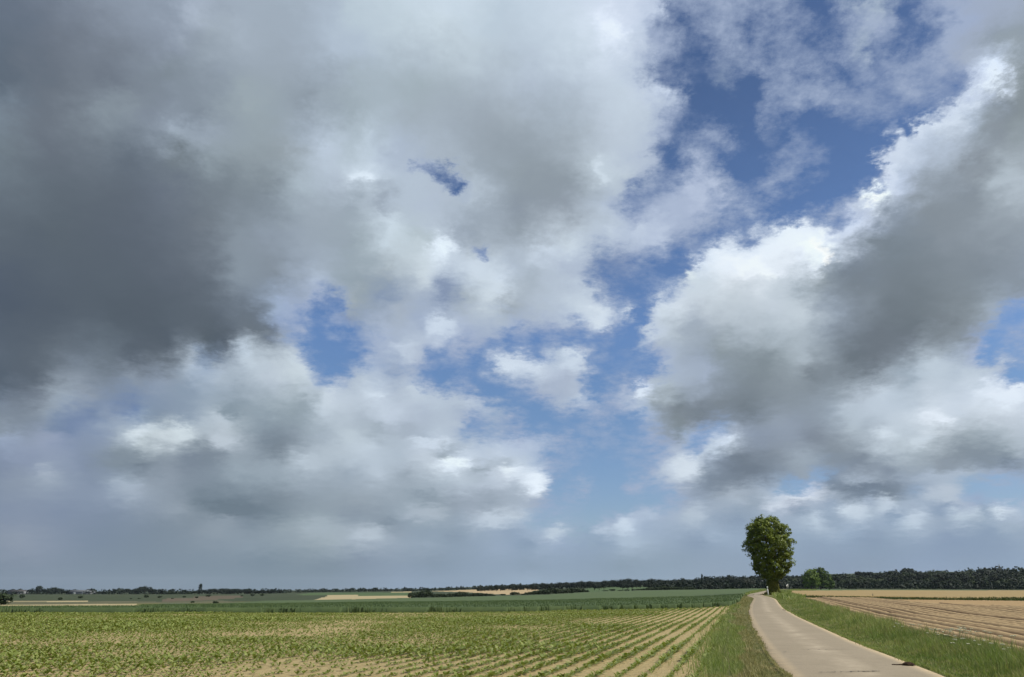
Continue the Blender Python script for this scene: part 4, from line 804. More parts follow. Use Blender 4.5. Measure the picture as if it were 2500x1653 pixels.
# ================================================================== trees
def leaf_quads(C, Nn, size, r, droop=.3):
    """a small folded leaf spray at each point, facing roughly along Nn"""
    n = len(C); Nn = Nn + r.normal(0, .55, (n, 3)); Nn /= np.linalg.norm(Nn, axis=1)[:, None] + 1e-9
    a = np.cross(Nn, r.normal(0, 1, (n, 3))); a /= np.linalg.norm(a, axis=1)[:, None] + 1e-9; b = np.cross(Nn, a)
    s = (size * r.uniform(.55, 1.3, n))[:, None]; a = a * s * .62; b = b * s
    k = Nn * s * .25
    V = np.stack([C - b, C + a - k, C + b * .9, C - a - k], 1)
    i = np.arange(n) * 4
    return V.reshape(-1, 3), np.stack([i, i + 1, i + 2, i + 3], 1)
def sphere_pts(n, r):
    v = r.normal(0, 1, (n, 3)); return v / np.linalg.norm(v, axis=1)[:, None]
def crown_mesh(lobes, n_clumps, leaves, leaf, seed, clump=.16, name='crown', mat=None, rough=.22, link=False, inner=.55):
    """lobes: (cx, cy, cz, rx, ry, rz); clumps of leaf sprays sit through the outer part of each lobe"""
    r = np.random.default_rng(seed); vol = np.array([l[3] * l[4] * l[5] for l in lobes]) ** .667; vol /= vol.sum()
    C = []; D = []
    for l, w in zip(lobes, vol):
        m = max(3, int(n_clumps * w)); d = sphere_pts(m, r); rad = r.uniform(inner, 1.0, m) ** .6
        bump = 1 + rough * (fbm(d * 2.2 + np.array(l[:3]), seed, 3) - .5) * 2
        p = np.array(l[:3]) + d * np.array(l[3:6]) * (rad * bump)[:, None]; C.append(p); D.append(d)
    C = np.vstack(C); D = np.vstack(D)
    L = np.repeat(np.arange(len(C)), leaves); cs = clump * r.uniform(.6, 1.35, len(C))
    off = sphere_pts(len(L), r) * (r.uniform(0, 1, len(L)) ** .5)[:, None]
    P = C[L] + off * cs[L][:, None] * np.array([1, 1, .75]); Nn = D[L] * .7 + off * .8 + np.array([0, 0, .35])
    V, Q = leaf_quads(P, Nn, np.full(len(P), leaf), r)
    t = np.clip(r.uniform(0, 1, len(C))[L] * .6 + r.uniform(0, .4, len(L)), 0, 1)
    return mesh_obj(name, V, Q, mat, tint=t, link=link)
M_far = leaf_mat('far_foliage', (0.0096, 0.0187, 0.0126), (0.0176, 0.0306, 0.0171), None, .12, (1.0, 1.2, .6))  # very dark leaves: the cloud shadow on far trees is painted in
M_mid = leaf_mat('hedge_foliage', (.018, .032, .013), (.034, .054, .019), None, .15, (1.0, 1.2, .6))
M_lime = leaf_mat('lime_foliage', (.072, .108, .012), (.18, .225, .026), None, .2, (1.3, 1.3, .5), .5)
M_fresh = leaf_mat('fresh_foliage', (.092, .15, .028), (.145, .205, .045), None, .25, (1.2, 1.3, .5))
M_greyleaf = leaf_mat('grey_foliage', (.075, .085, .065), (.10, .11, .085), None, .15, (1.1, 1.1, .9))
M_ivy = leaf_mat('ivy_foliage', (.12, .13, .015), (.20, .19, .03), (.08, .11, .015), .2, (1.2, 1.1, .4))
M_bark = ground_mat('bark', (.075, .06, .045), (.045, .037, .03), 3.0, (.10, .085, .065), 12.0, 1.0, ((1, 1, .25), 0.0))
# crown prototypes, one unit high from the ground; trunk and crown in one mesh (they are a few pixels tall)
def proto(name, lobes, seed, mat, n=95, leaves=9, leaf=.055, clump=.10, trunk=.45, tr=.03):
    c = crown_mesh(lobes, n, leaves, leaf, seed, clump, name, None)
    me = c.data; V = np.empty(len(me.vertices) * 3, np.float32); me.vertices.foreach_get('co', V); V = V.reshape(-1, 3)
    Q = np.arange(len(V)).reshape(-1, 4); t = np.random.default_rng(seed).uniform(0, 1, len(Q))
    m = MB(); m.tube([(0, 0, -.06), (0.005, 0, trunk * .5), (0, .01, trunk + .15)], [tr * 1.3, tr, tr * .6], 6, False)
    TV = np.vstack(m.v); TQ = np.vstack(m.q) + len(V)
    bpy.data.objects.remove(c)
    return mesh_obj(name, np.vstack([V, TV]), np.vstack([Q, TQ]), None, tint=np.concatenate([t, np.zeros(len(TQ))]), mats=[mat, M_bark], midx=np.concatenate([np.zeros(len(Q)), np.ones(len(TQ))]), link=False)
def rl(seed, n, w, z0, z1, s0, s1):
    r = np.random.default_rng(seed)
    return [(r.uniform(-w, w), r.uniform(-w, w), r.uniform(z0, z1), *(r.uniform(s0, s1) * np.array([1, 1, r.uniform(.7, .95)]))) for _ in range(n)]
PR = {
 'oak': [proto('tree', [(0, 0, .6, .36, .36, .34)] + rl(k, 6, .26, .38, .78, .14, .22), k, M_far) for k in (1, 2, 3)],
 'tall': [proto('tree', [(0, 0, .58, .24, .24, .38)] + rl(k, 5, .14, .3, .85, .12, .18), k, M_far) for k in (4, 5)],
 'bush': [proto('bush', [(0, 0, .42, .5, .5, .42)] + rl(k, 6, .38, .25, .7, .2, .32), k, M_mid, 70, 9, .10, .15, .1, .03) for k in (6, 7, 8)],
 'poplar': [proto('tree', [(0, 0, .55, .11, .11, .45)] + rl(9, 5, .03, .2, .85, .08, .11), 9, M_far, 70, 9, .05, .05, .1, .02)],
 'hedge': [proto('hedge', [(x, 0, .5, .42, .4, .42) for x in np.linspace(-1.6, 1.6, 7)] + [(r_, 0, z_, .3, .3, .3) for r_, z_ in ((-1.3, .75), (-.4, .8), (.6, .72), (1.4, .8))], k, M_mid, 150, 9, .11, .16, .1, .02) for k in (10, 11)],
}
def seg(px, table):
    for lim, txt in table:
        if px < lim: return txt
WOOD = [(1230, 'beside the white farmhouse'), (1290, 'above the middle of the tan field'), (1345, 'above the right end of the tan field'), (1435, 'above the right-hand hedge'), (1500, 'above the left end of the green valley field'), (1560, 'above the green valley field'), (1620, 'above the low bushes by the wheat'),
        (1690, 'left of the thin conifer'), (1745, 'beside the thin conifer'), (1815, 'between the thin conifer and the grey-green trees'), (1850, 'around the grey-green trees'), (1885, 'just left of the lone tree crown'), (3000, 'just right of the lone trunk')]
FARL = [(725, 'right of the lower copse'), (755, 'above the left tip of the pale field'), (825, 'in the long clump above the light green field'), (868, 'in the gap between two clumps'), (938, 'in the clump left of the isolated far tree'), (3000, 'left of the cream strip')]
FARM_ = [(1010, 'above the left hedge end'), (1060, 'behind the tall bush of the left hedge'), (1110, 'midway to the white house'), (3000, 'just left of the white house')]
HEDL = [(1025, 'at its left end'), (1052, 'around its tallest bush'), (1100, 'in its low middle'), (1150, 'around its second hump'), (3000, 'at its low right end')]
HEDR = [(1275, 'detached at its left end'), (1330, 'over its right tip'), (1372, 'under its first dome'), (3000, 'under its second dome')]
def place(kind, var, px, py_top, Y, wpx=None, label='', cat='tree', group=None, name=None, base_drop=.0, mat=None):
    """a copy of a prototype standing at bearing px, distance Y, its top at py_top and wpx photo pixels wide"""
    p = PR[kind][var % len(PR[kind])]; o = p.copy()
    if name: o.name = name
    S.collection.objects.link(o)
    x, y, z = at_dist(px, Y); h = max(.8, top_h(px, Y, py_top))
    nat = {'oak': .95, 'tall': .62, 'bush': 1.25, 'poplar': .26, 'hedge': 4.2}[kind]
    w = h * nat if wpx is None else wpx / 1906.0 * Y
    o.location = (x, y, z - base_drop); o.scale = (w / nat, w / nat if kind != 'hedge' else h, h / .97)
    o.rotation_euler = (0, 0, (px * 1.7) % 6.28 if kind != 'hedge' else ((px * .013) % .1))
    return tag(o, label, cat, group)
# --- left skyline
G1 = 'dark trees along the far left skyline'
L_A = 'dark tree in the tall clump just left of the long grey farm shed'
for i, (px, w, t) in enumerate([(80, 16, 1435), (95, 20, 1428.5), (107, 18, 1436), (118, 18, 1434.5), (132, 26, 1432.5), (147, 24, 1436), (160, 20, 1438.5), (172, 16, 1441)]):
    place('oak', i, px, t, 1090 + 18 * (i % 3), w, L_A, group=G1)
L_B = 'dark tree in the clump just right of the long grey farm shed'
for i, (px, w, t) in enumerate([(241, 13, 1444), (254, 12, 1442.5), (266, 14, 1444), (281, 16, 1437), (291, 13, 1434.5), (299, 12, 1435), (311, 22, 1436), (322, 15, 1441)]):
    place('oak', i + 1, px, t, 1090 + 18 * (i % 3), w, L_B, group=G1)
L_C = 'dark tree in the highest rounded clump left of the poplar on the skyline'
for i, (px, w, t) in enumerate([(333, 17, 1434), (344, 20, 1431), (354, 20, 1429.8), (366, 22, 1431.5), (376, 18, 1437)]):
    place('oak', i, px, t, 1080 + 16 * (i % 3), w, L_C, group=G1)
place('oak', 2, 395, 1437.5, 1090, 18, 'round dark tree standing alone between the high clump and the poplar')
for i, (px, w, t) in enumerate([(410, 14, 1445), (420, 15, 1444), (433, 14, 1447.5), (446, 12, 1448), (458, 12, 1448.5), (464, 11, 1445)]):
    place('bush', i, px, t, 1100, w, 'low dark bush on the skyline just left of the poplar', 'bush', 'low bushes left of the poplar')
place('poplar', 0, 489, 1425.5, 1060, 9, 'slim dark poplar sticking up alone above the left skyline', 'tree')
G2 = 'trees of the flat-topped copse right of the poplar'
for i, px in enumerate(np.arange(476, 620, 9.5)):
    t = np.interp(px, [472, 490, 510, 540, 600, 612, 622], [1441, 1439.5, 1437, 1435.5, 1437, 1438.5, 1441]) + (.8 if i % 3 == 0 else 0)
    place('oak', i, px, t, 1080 + 14 * (i % 4), 21, 'dark tree in the long flat-topped copse right of the poplar', group=G2)
for i, px in enumerate(np.arange(624, 675, 9)):
    place('oak', i, px, [1442, 1441, 1439.5, 1441, 1440, 1440][i % 6], 1040, 17, 'dark tree in the lower copse right of the flat-topped one', group='trees of the lower copse')
place('oak', 1, 686, 1440, 1080, 16, 'small round dark tree just right of the lower copse, left of the pale field', group=None)
G3 = 'low far trees on the skyline above the pale field'
for i, px in enumerate(np.concatenate([np.arange(700, 750, 9), np.arange(756, 822, 8), np.arange(828, 868, 9), np.arange(870, 936, 8), np.arange(940, 966, 8)])):
    t = np.interp(px, [700, 712, 720, 750, 760, 800, 815, 830, 860, 880, 895, 920, 935, 945, 955, 966], [1443, 1442, 1444.5, 1444, 1440, 1439, 1441, 1443.5, 1443, 1438.5, 1436.8, 1438, 1441, 1439, 1436.5, 1440])
    place('oak', i, px, t + (i % 2) * .8, 1250 + 40 * (i % 3), 14, 'small dark far skyline tree ' + seg(px, FARL), group=G3)
for i, px in enumerate(np.arange(972, 1170, 9)):
    t = np.interp(px, [972, 1020, 1035, 1060, 1085, 1100, 1120, 1140, 1170], [1440, 1439, 1435, 1438, 1434, 1437, 1431.5, 1436, 1431])
    place('oak', i + 1, px, t + (i % 3) * .7, 1300 + 30 * (i % 3), 15, 'small dark far skyline tree ' + seg(px, FARM_), group='far trees behind the left hedge')
# --- nearer bush at the left edge and field bushes
place('bush', 0, 4, 1442, 300, 64, 'big dark green bush cut by the left edge of the view', 'bush', mat=None)
for i, (px, t, Y, w) in enumerate([(57, 1449, 640, 15), (360, 1451, 640, 13), (343, 1460, 560, 8), (323, 1461, 560, 7), (392, 1454, 620, 11), (424, 1459, 560, 7), (452, 1454, 640, 10), (483, 1455.5, 600, 8), (511, 1451, 700, 12), (592, 1452.5, 700, 7), (618, 1449, 720, 10), (641, 1448.5, 720, 11), (474, 1470, 300, 11), (530, 1470.5, 250, 17), (152, 1457, 520, 12), (200, 1453, 620, 11)]):
    place('bush', i, px, t, Y, w, ['round bush standing in the meadows below the left skyline'][0], 'bush', 'bushes scattered in the left meadows')
# --- hedge rows in the middle distance
G4 = 'bushes of the hedge between the wheat and the tan field'
for i, px in enumerate(np.concatenate([np.arange(1004, 1206, 9.5)])):
    t = np.interp(px, [1000, 1012, 1022, 1030, 1038, 1048, 1060, 1090, 1110, 1128, 1140, 1150, 1168, 1185, 1207], [1444, 1444, 1443, 1437, 1436, 1440, 1447, 1449, 1446, 1442, 1444, 1448, 1445, 1447, 1450])
    place('bush', i, px, t + .8 * (i % 2), 400 + 6 * (i % 3), 17, 'dark bush of the hedge left of the tan field, ' + seg(px, HEDL), 'bush', G4)
G5 = 'bushes of the hedge right of the tan field'
for i, px in enumerate(np.concatenate([[1228, 1252, 1262], np.arange(1278, 1434, 9)])):
    t = np.interp(px, [1228, 1245, 1255, 1265, 1280, 1305, 1320, 1335, 1350, 1362, 1370, 1385, 1400, 1415, 1425, 1434], [1449, 1445, 1443, 1445, 1448, 1440, 1439, 1435, 1433, 1434, 1437, 1435, 1433, 1433.5, 1436, 1441])
    place('bush', i, px, t + .7 * (i % 2), 440 + 6 * (i % 3), 17, 'dark bush of the hedge right of the tan field, ' + seg(px, HEDR), 'bush', G5)
for i, px in enumerate(np.concatenate([[1478, 1495, 1515, 1530], np.arange(1548, 1700, 11)])):
    t = np.interp(px, [1478, 1495, 1515, 1530, 1550, 1600, 1625, 1650, 1700], [1442, 1437.5, 1440, 1438, 1438, 1431.5, 1429, 1432, 1433])
    place('bush', i, px, t, 560, 15 if i < 4 else 18, 'low dark bush along the far edge of the wheat, below the skyline wood', 'bush', 'bushes along the far edge of the wheat')
# --- wooded skyline from the white house to the lone tree
G6 = 'trees of the skyline wood left of the lone tree'
sky_px = [1172, 1200, 1240, 1260, 1290, 1310, 1350, 1375, 1400, 1420, 1460, 1490, 1520, 1536, 1555, 1562, 1600, 1615, 1640, 1668, 1680, 1700, 1712, 1722, 1745, 1760, 1785, 1800, 1830, 1860, 1930]
sky_t = [1432, 1427.5, 1426, 1424.5, 1425, 1422, 1422.5, 1419.5, 1420, 1417, 1418, 1415, 1412, 1410.5, 1413, 1415, 1410.5, 1413, 1414, 1409.5, 1413, 1411, 1407, 1404.5, 1404, 1405.5, 1401, 1404, 1405, 1399, 1401]
i = 0
px = 1174.0
while px < 1930:
    t = np.interp(px, sky_px, sky_t)
    place('oak', i, px, t + [0, 1.2, .4, 1.8][i % 4], 880 + 30 * (i % 4), 17 + 4 * (i % 3), 'dark tree, back row of the wood, ' + seg(px, WOOD), group=G6); i += 1
    px += 9.5
px = 1440.0
while px < 1920:                                  # a lower front row of the same wood
    t = np.interp(px, [1440, 1560, 1600, 1690, 1720, 1760, 1830, 1920], [1423, 1421, 1419, 1421, 1415, 1411, 1409, 1410])
    if px > 1660 or px % 3 > 1: place('oak', i, px, t + [0, 2, .5][i % 3], 700 + 20 * (i % 3), 20 + 3 * (i % 2), 'dark tree, front row of the wood, ' + seg(px, WOOD), group=G6)
    i += 1; px += 11.5
place('poplar', 0, 1716, 1402, 850, 5, 'thin pointed conifer sticking out of the skyline wood left of the lone tree', 'tree')
gp = proto('tree', [(0, 0, .55, .42, .42, .4)] + rl(31, 5, .25, .35, .75, .15, .22), 31, M_greyleaf)
PR['grey'] = [gp]
for px, t, w, lab in [(1824, 1407, 18, 'larger pale grey-green round tree in the wood left of the lone tree'), (1839, 1412, 14, 'smaller grey-green tree touching the paler one left of the lone tree'), (1911, 1416, 20, 'low grey-green round bush just right of the ivy-clad trunk')]:
    o = gp.copy(); S.collection.objects.link(o); Y = 640; x, y, z = at_dist(px, Y); h = top_h(px, Y, t); o.location = (x, y, z); k = w / 1906 * Y
    o.scale = (k / .9, k / .9, h); tag(o, lab, 'tree'); o.name = 'tree'
# --- right-hand wood: reads as one dark mass up the slope
def woodland():
    r = np.random.default_rng(77); VV = []; QQ = []; TT = []; b = 0
    base = []
    for k in range(4):
        c = crown_mesh([(0, 0, .58, .42, .42, .38)] + rl(90 + k, 6, .28, .35, .8, .15, .24), 52, 8, .085, 90 + k, .11)
        V = np.empty(len(c.data.vertices) * 3, np.float32); c.data.vertices.foreach_get('co', V); base.append(V.reshape(-1, 3)); bpy.data.objects.remove(c)
    tops = ([1925, 1960, 2050, 2095, 2110, 2120, 2150, 2180, 2220, 2260, 2305, 2330, 2370, 2400, 2430, 2455, 2480, 2500, 3000], [1403, 1401, 1399, 1395, 1394, 1397, 1393, 1391, 1388.5, 1390.5, 1389.5, 1391, 1388, 1384, 1387, 1383.5, 1384.5, 1386, 1384])
    for (Y, lo, step, hmul) in ((690, .46, 9.5, 1), (760, .62, 10, 1), (850, .76, 10, 1), (960, .88, 9.5, 1), (1080, 1.0, 9, 1)):
        px = 1928 + r.uniform(0, 6)
        while px < 2960:
            tp = np.interp(px, *tops); bs = 1437.5; t = bs + (tp - bs) * (lo + r.uniform(-.12, .05))
            YY = Y * r.uniform(.96, 1.04); x, y, z = at_dist(px, YY); h = max(4, z_at(YY, t) - z); h = min(h, 26); zz = z_at(YY, t) - h
            if h > 25: z = zz
            w = r.uniform(16, 38) / 1906 * YY; V = base[r.integers(4)]; a = r.uniform(0, 6.28)
            Rm = np.array([[math.cos(a), -math.sin(a)], [math.sin(a), math.cos(a)]])
            W_ = V.copy(); W_[:, :2] = (V[:, :2] @ Rm.T) * w / .95; W_[:, 2] = V[:, 2] * h / .97; W_ += np.array([x, y, z])
            VV.append(W_); n = len(V) // 4; QQ.append(np.arange(len(V)).reshape(-1, 4) + b); b += len(V)
            TT.append(np.clip(r.uniform(0, 1) ** 1.5 * 1.1 + r.uniform(-.1, .1, n), 0, 1)); px += step * r.uniform(.7, 1.7)
    m = leaf_mat('wood_foliage', (.006, .014, .009), (.046, .066, .026), None, .12, (1, 1.2, .6))
    tag(mesh_obj('woodland', np.vstack(VV), np.vstack(QQ), m, tint=np.concatenate(TT)), 'dark dense wood rising behind the corn field on the right', 'wood', kind='stuff')
    # dark undergrowth line at the foot of the wood
woodland()
# --- scrub that closes the foot of the woods
def scrub(pts, Y, name, lab, seed, hh=(3, 6), n=260, mat=None):
    r = np.random.default_rng(seed); px = r.uniform(pts[0], pts[1], n); VV = []; QQ = []; b = 0; 
    for p in px:
        YY = Y * r.uniform(.97, 1.03); x, y, z = at_dist(p, YY); h = r.uniform(*hh); c = sphere_pts(26, r) * np.array([h * .7, h * .7, h * .5]) + np.array([x, y, z + h * .5])
        V, Q = leaf_quads(c, sphere_pts(26, r), np.full(26, h * .28), r); VV.append(V); QQ.append(Q + b); b += len(V)
    V = np.vstack(VV); tag(mesh_obj(name, V, np.vstack(QQ), mat or M_far, tint=r.uniform(0, 1, len(V) // 4)), lab, 'scrub', kind='stuff')
scrub((1930, 2960), 668, 'scrub', 'dark scrub along the foot of the right-hand wood', 5, n=330)
scrub((1600, 1925), 640, 'scrub', 'dark scrub along the foot of the wood behind the lone tree', 6, n=110)
scrub((-60, 700), 1130, 'scrub', 'dark hedge scrub joining the clumps of the left skyline', 7, (3, 7), n=170)
scrub((700, 1180), 1290, 'scrub', 'thin dark scrub along the far skyline in the middle', 8, (3, 6), n=120)
scrub((1170, 1620), 980, 'scrub', 'dark scrub at the foot of the skyline wood behind the tan field', 9, (3, 7), n=130)
# --- two big fresh green trees right of the lone tree
def big_tree(name, px, py_top, Y, lobes, lab, mat, seed, clumps, leaves, leaf, clump, trunk_r, trunk_top, inner=.5, rough=.25):
    x, y, z = at_dist(px, Y); t = empty(name, (x, y, z), lab, 'tree'); 
    crown_mesh(lobes, clumps, leaves, leaf, seed, clump, 'crown', mat, link=True, inner=inner, rough=rough).parent = t
    m = MB(); m.tube([(0, 0, -.4), (0, 0, .3), (.05, 0, trunk_top * .5), (0, 0, trunk_top)], [trunk_r * 1.5, trunk_r * 1.1, trunk_r, trunk_r * .7], 10)
    for k in range(5):
        a = k * 1.26 + .4; c = lobes[k % len(lobes)]; m.tube([(0, 0, trunk_top * .8), (c[0] * .5 + .3 * math.cos(a), c[1] * .5 + .3 * math.sin(a), (trunk_top + c[2]) * .5), (c[0] * .8 + math.cos(a), c[1] * .8 + math.sin(a), c[2])], [trunk_r * .5, trunk_r * .35, trunk_r * .12], 6)
    m.build('trunk', M_bark, t, smooth=True); return t
u = 560 / 1906.0
big_tree('broad_tree', 1982, 1391, 560, [(0, 0, 8.5, 5.4, 5, 5.4), (-2.5, 0, 5.5, 3.2, 3, 4.5), (2.8, -1, 6, 3.6, 3, 5), (0, -1, 11, 3.6, 3, 2.6), (3.2, 0, 10, 2.8, 3, 3)], 'fresh green tree, left one of the pair right of the lone tree', M_fresh, 41, 240, 12, .62, 1.15, .45, 4)
big_tree('broad_tree', 2004, 1384, 575, [(0, 0, 10, 5.6, 5, 6), (4.5, 0, 7.5, 4.4, 4, 5.6), (7.5, 0, 5, 3.4, 3, 4.2), (-1.5, 0, 12.5, 3.4, 3, 2.8), (1.5, -1, 13, 3.2, 3, 2.4), (3, -1, 4.5, 4, 3, 4)], 'dark green domed tree, taller right one of the pair right of the lone tree', leaf_mat('dome_foliage', (.052, .09, .02), (.09, .14, .03), None, .18, (1.1, 1.3, .5)), 42, 260, 12, .62, 1.15, .5, 4)
# ================================================================== the lone lime tree at the bend
def lone_tree():
    bx, by, bz = at(1890, 1452.5); D = by; sc = D / 130.0
    t = empty('lime_tree', (bx, by, bz), 'tall lone tree with dense top-heavy crown and ivy-clad trunk at the road bend', 'tree', sc=sc); t.scale[2] = sc * .955
    r = np.random.default_rng(3)
    zs = np.array([2.3, 2.9, 3.6, 4.6, 5.6, 6.6, 7.6, 8.6, 9.6, 10.6, 11.6, 12.4, 13.0, 13.35]); rd = np.array([.8, 1.45, 2.25, 2.8, 3.0, 3.2, 3.6, 3.75, 3.6, 3.55, 3.1, 2.35, 1.5, .5])
    n = 780; z = r.uniform(2.5, 13.2, n * 3); R_ = np.interp(z, zs, rd); k = r.uniform(0, 4, n * 3) < R_; z = z[k][:n]; R_ = R_[k][:n]; n = len(z)
    a = r.uniform(0, 6.283, n); q_ = r.uniform(.18, 1, n) ** .42
    d = np.stack([np.cos(a), np.sin(a), (z - 8) * .12], 1)
    lump = 1 + .42 * (fbm(np.stack([np.cos(a) * 2.2, np.sin(a) * 2.2, z * .55], 1), 5, 3) - .5) * 2
    C = np.stack([np.cos(a) * R_ * q_ * lump, np.sin(a) * R_ * q_ * lump, z], 1)
    # shoots that stick out at the lower left
    ex = np.array([(-4.15, .2, 8.2), (-4.2, -.2, 7.5), (-3.9, .4, 8.9), (-3.6, 0, 6.7), (4.0, 0, 9.4), (3.95, .3, 7.7), (-.6, 0, 13.45), (.9, .2, 13.35), (-2.2, 0, 12.7), (3.1, 0, 11.7), (-3.3, 0, 11.4), (3.0, 0, 4.6), (-2.9, 0, 4.4)])
    C = np.vstack([C, ex]); n = len(C)
    cs = r.uniform(.32, .74, n); m = 34; L = np.repeat(np.arange(n), m)
    off = sphere_pts(len(L), r) * (r.uniform(0, 1, len(L)) ** .45)[:, None]; P = C[L] + off * cs[L][:, None] * np.array([1, 1, .7])
    dirn = np.vstack([d, ex * .2])[L]
    V, Q = leaf_quads(P, dirn * .5 + off * .9 + np.array([0, 0, .4]), np.full(len(P), .17), r)
    tt = np.clip(r.uniform(0, 1, n)[L] * .7 + r.uniform(0, .3, len(L)), 0, 1)
    mesh_obj('crown', V, Q, M_lime, t, tint=tt)
    mb = MB(); zz = np.array([-.5, 0, .3, 1.0, 2.0, 3.2, 4.5, 6.0]); rr = [1.05, .9, .72, .6, .54, .5, .44, .3]
    mb.tube([(math.sin(v) * .06, 0, v) for v in zz], rr, 14, False)
    mb.build('trunk', M_bark, t, smooth=True)
    for k in range(9):                                  # limbs, each its own part
        an = k * 2.4; h0 = 2.6 + .45 * k; ln = np.interp(h0 + 3, zs, rd) * .85; lb = MB()
        lb.tube([(0, 0, h0), (math.cos(an) * ln * .35, math.sin(an) * ln * .35, h0 + 1.5), (math.cos(an) * ln * .7, math.sin(an) * ln * .7, h0 + 3.0), (math.cos(an) * ln, math.sin(an) * ln, h0 + 4.2)], [.24, .17, .1, .03], 7)
        lb.build('limb', M_bark, t, smooth=True)
    n = 5200; z = r.uniform(0, 3.7, n); a = r.uniform(0, 6.283, n); rad = np.interp(z, [0, .5, 1.5, 2.5, 3.7], [1.12, 1.0, .84, .82, .95]) * r.uniform(.72, 1.12, n) * (1 + .22 * (fbm(np.stack([np.cos(a) * 1.6, np.sin(a) * 1.6, z * 1.2], 1), 8, 3) - .5) * 2)
    P = np.stack([np.cos(a) * rad, np.sin(a) * rad, z], 1); V, Q = leaf_quads(P, np.stack([np.cos(a), np.sin(a), np.full(n, .3)], 1), np.full(n, .13), r)
    mesh_obj('ivy', V, Q, M_ivy, t, tint=r.uniform(0, 1, n))
    # suckers and rough growth around the foot
    n = 1500; a = r.uniform(0, 6.283, n); rad = .8 + r.exponential(.35, n); P = np.stack([np.cos(a) * rad, np.sin(a) * rad, r.uniform(0, .8, n) * np.exp(-(rad - .8))], 1)
    V, Q = leaf_quads(P, np.stack([np.cos(a), np.sin(a), np.full(n, .6)], 1), np.full(n, .14), r); mesh_obj('suckers', V, Q, M_ivy, t, tint=r.uniform(0, .6, n))
    return D
LD = lone_tree()
# ================================================================== small things
def plain(name, c, rough=.6, var=.12, scale=3.0, spec=.3):
    m = Mat(name, rough, spec); m.color(m.mix(m.rng(m.noise(scale, 5), .3, .7), tuple(min(1, q * (1 + var)) for q in c), tuple(q * (1 - var) for q in c))); return m.m
M_white = plain('white_paint', (.78, .78, .74)); M_black = plain('black_plastic', (.012, .012, .013)); M_grey = plain('grey_plate', (.30, .34, .30))
M_wood = plain('weathered_wood', (.10, .085, .06)); M_wall = plain('pale_render', (.62, .60, .55)); M_roofg = plain('grey_roof', (.12, .13, .14)); M_roofd = plain('dark_roof', (.055, .05, .05)); M_roofr = plain('brown_roof', (.10, .065, .045))
M_shed = plain('shed_wall', (.17, .18, .19)); M_steel = plain('galvanised_steel', (.33, .34, .34), .4)
x, y, z = at(1876, 1453.2); k = y / 130
t = empty('marker_post', (x, y, z), 'white leaning roadside post with grey-green plate, left of the ivy-clad trunk', 'post'); t.rotation_euler = (0, R(-3), R(8))
m = MB(); m.tube([(0, 0, -.2), (0, 0, .5), (0, 0, 1.08)], [.105, .1, .09], 10); m.build('shaft', M_white, t, smooth=True)
m = MB(); m.tube([(0, 0, 1.08), (0, 0, 1.2)], [.07, .07], 8); m.box(-.15, .15, -.03, .03, 1.16, 1.5); m.build('plate', M_grey, t)
m = MB(); m.tube([(0, 0, .86), (0, 0, .94)], [.098, .098], 10); m.build('reflector_band', plain('dark_band', (.06, .05, .045)), t)
x, y, z = at(1917, 1447); t = empty('litter_bin', (x, y, z), 'small black bin on the grass bank right of the ivy-clad trunk', 'bin'); s_ = y / 1906
m = MB(); m.tube([(0, 0, 0), (0, 0, 4.2 * s_)], [2.0 * s_, 2.3 * s_], 14); m.build('body', M_black, t, smooth=False)
m = MB(); m.tube([(0, 0, 4.2 * s_), (0, 0, 4.55 * s_), (0, 0, 4.9 * s_)], [2.5 * s_, 2.4 * s_, 1.0 * s_], 14); m.build('lid', M_black, t)
for px, top, w, h, lab in ((1921.5, 1428, 2.0, 4.5, 'shorter bright white road sign, left of two beyond the lone tree'), (1924.3, 1426, 1.4, 8, 'taller narrow pale road sign, right of two beyond the lone tree')):
    Y = 300; x, y, z = at_dist(px, Y); s_ = Y / 1906; H = top_h(px, Y, top); t = empty('road_sign', (x, y, z), lab, 'road sign')
    m = MB(); m.tube([(0, .03, -.2), (0, .03, H)], [.045, .045], 8); m.build('pole', M_steel, t)
    m = MB(); m.box(-w * s_ / 2, w * s_ / 2, -.02, .02, H - h * s_, H); m.build('panel', M_white, t)
x, y, z = at(2131.5, 1458.5); t = empty('field_post', (x, y, z), 'thin dark wooden post standing in the grass margin between the right-hand fields', 'post'); s_ = y / 1906
m = MB(); m.tube([(0, 0, -.2), (.01, 0, 4 * s_), (.03, 0, 8.5 * s_)], [.07, .065, .055], 8); m.build('stake', M_wood, t, smooth=True)
m = MB(); m.tube([(.03, 0, 8.5 * s_), (.03, 0, 8.8 * s_)], [.05, .01], 8); m.build('tip', M_wood, t)
def scrap(px, py, w, h, lab, seed):
    x, y, z = at(px, py); r = np.random.default_rng(seed); u, v = np.meshgrid(np.linspace(-.5, .5, 9), np.linspace(-.5, .5, 7)); s_ = y / 1906
    X = u.ravel() * w * s_; Yv = v.ravel() * w * s_ * .7; Z = (np.exp(-(u.ravel() ** 2 + v.ravel() ** 2) * 7) * h * s_ + (vnoise(np.stack([u.ravel() * 6, v.ravel() * 6, np.zeros(63)], 1), seed)) * h * s_ * .5)
    I, J = np.meshgrid(np.arange(6), np.arange(8), indexing='ij'); Q = np.stack([I * 9 + J, I * 9 + J + 1, (I + 1) * 9 + J + 1, (I + 1) * 9 + J], 2).reshape(-1, 4)
    o = mesh_obj('plastic_scrap', np.stack([X, Yv, Z], 1), Q, M_white, smooth=True); o.location = (x, y - .1, z + .12)
    so = o.modifiers.new('thick', 'SOLIDIFY'); so.thickness = .01; tag(o, lab, 'litter')
scrap(407, 1497.5, 11, 5, 'small bright white plastic scrap at the foot of the wheat, below the poplar side', 1)
scrap(862, 1496, 9, 5, 'small white plastic scrap at the foot of the wheat, below the pale field', 2)
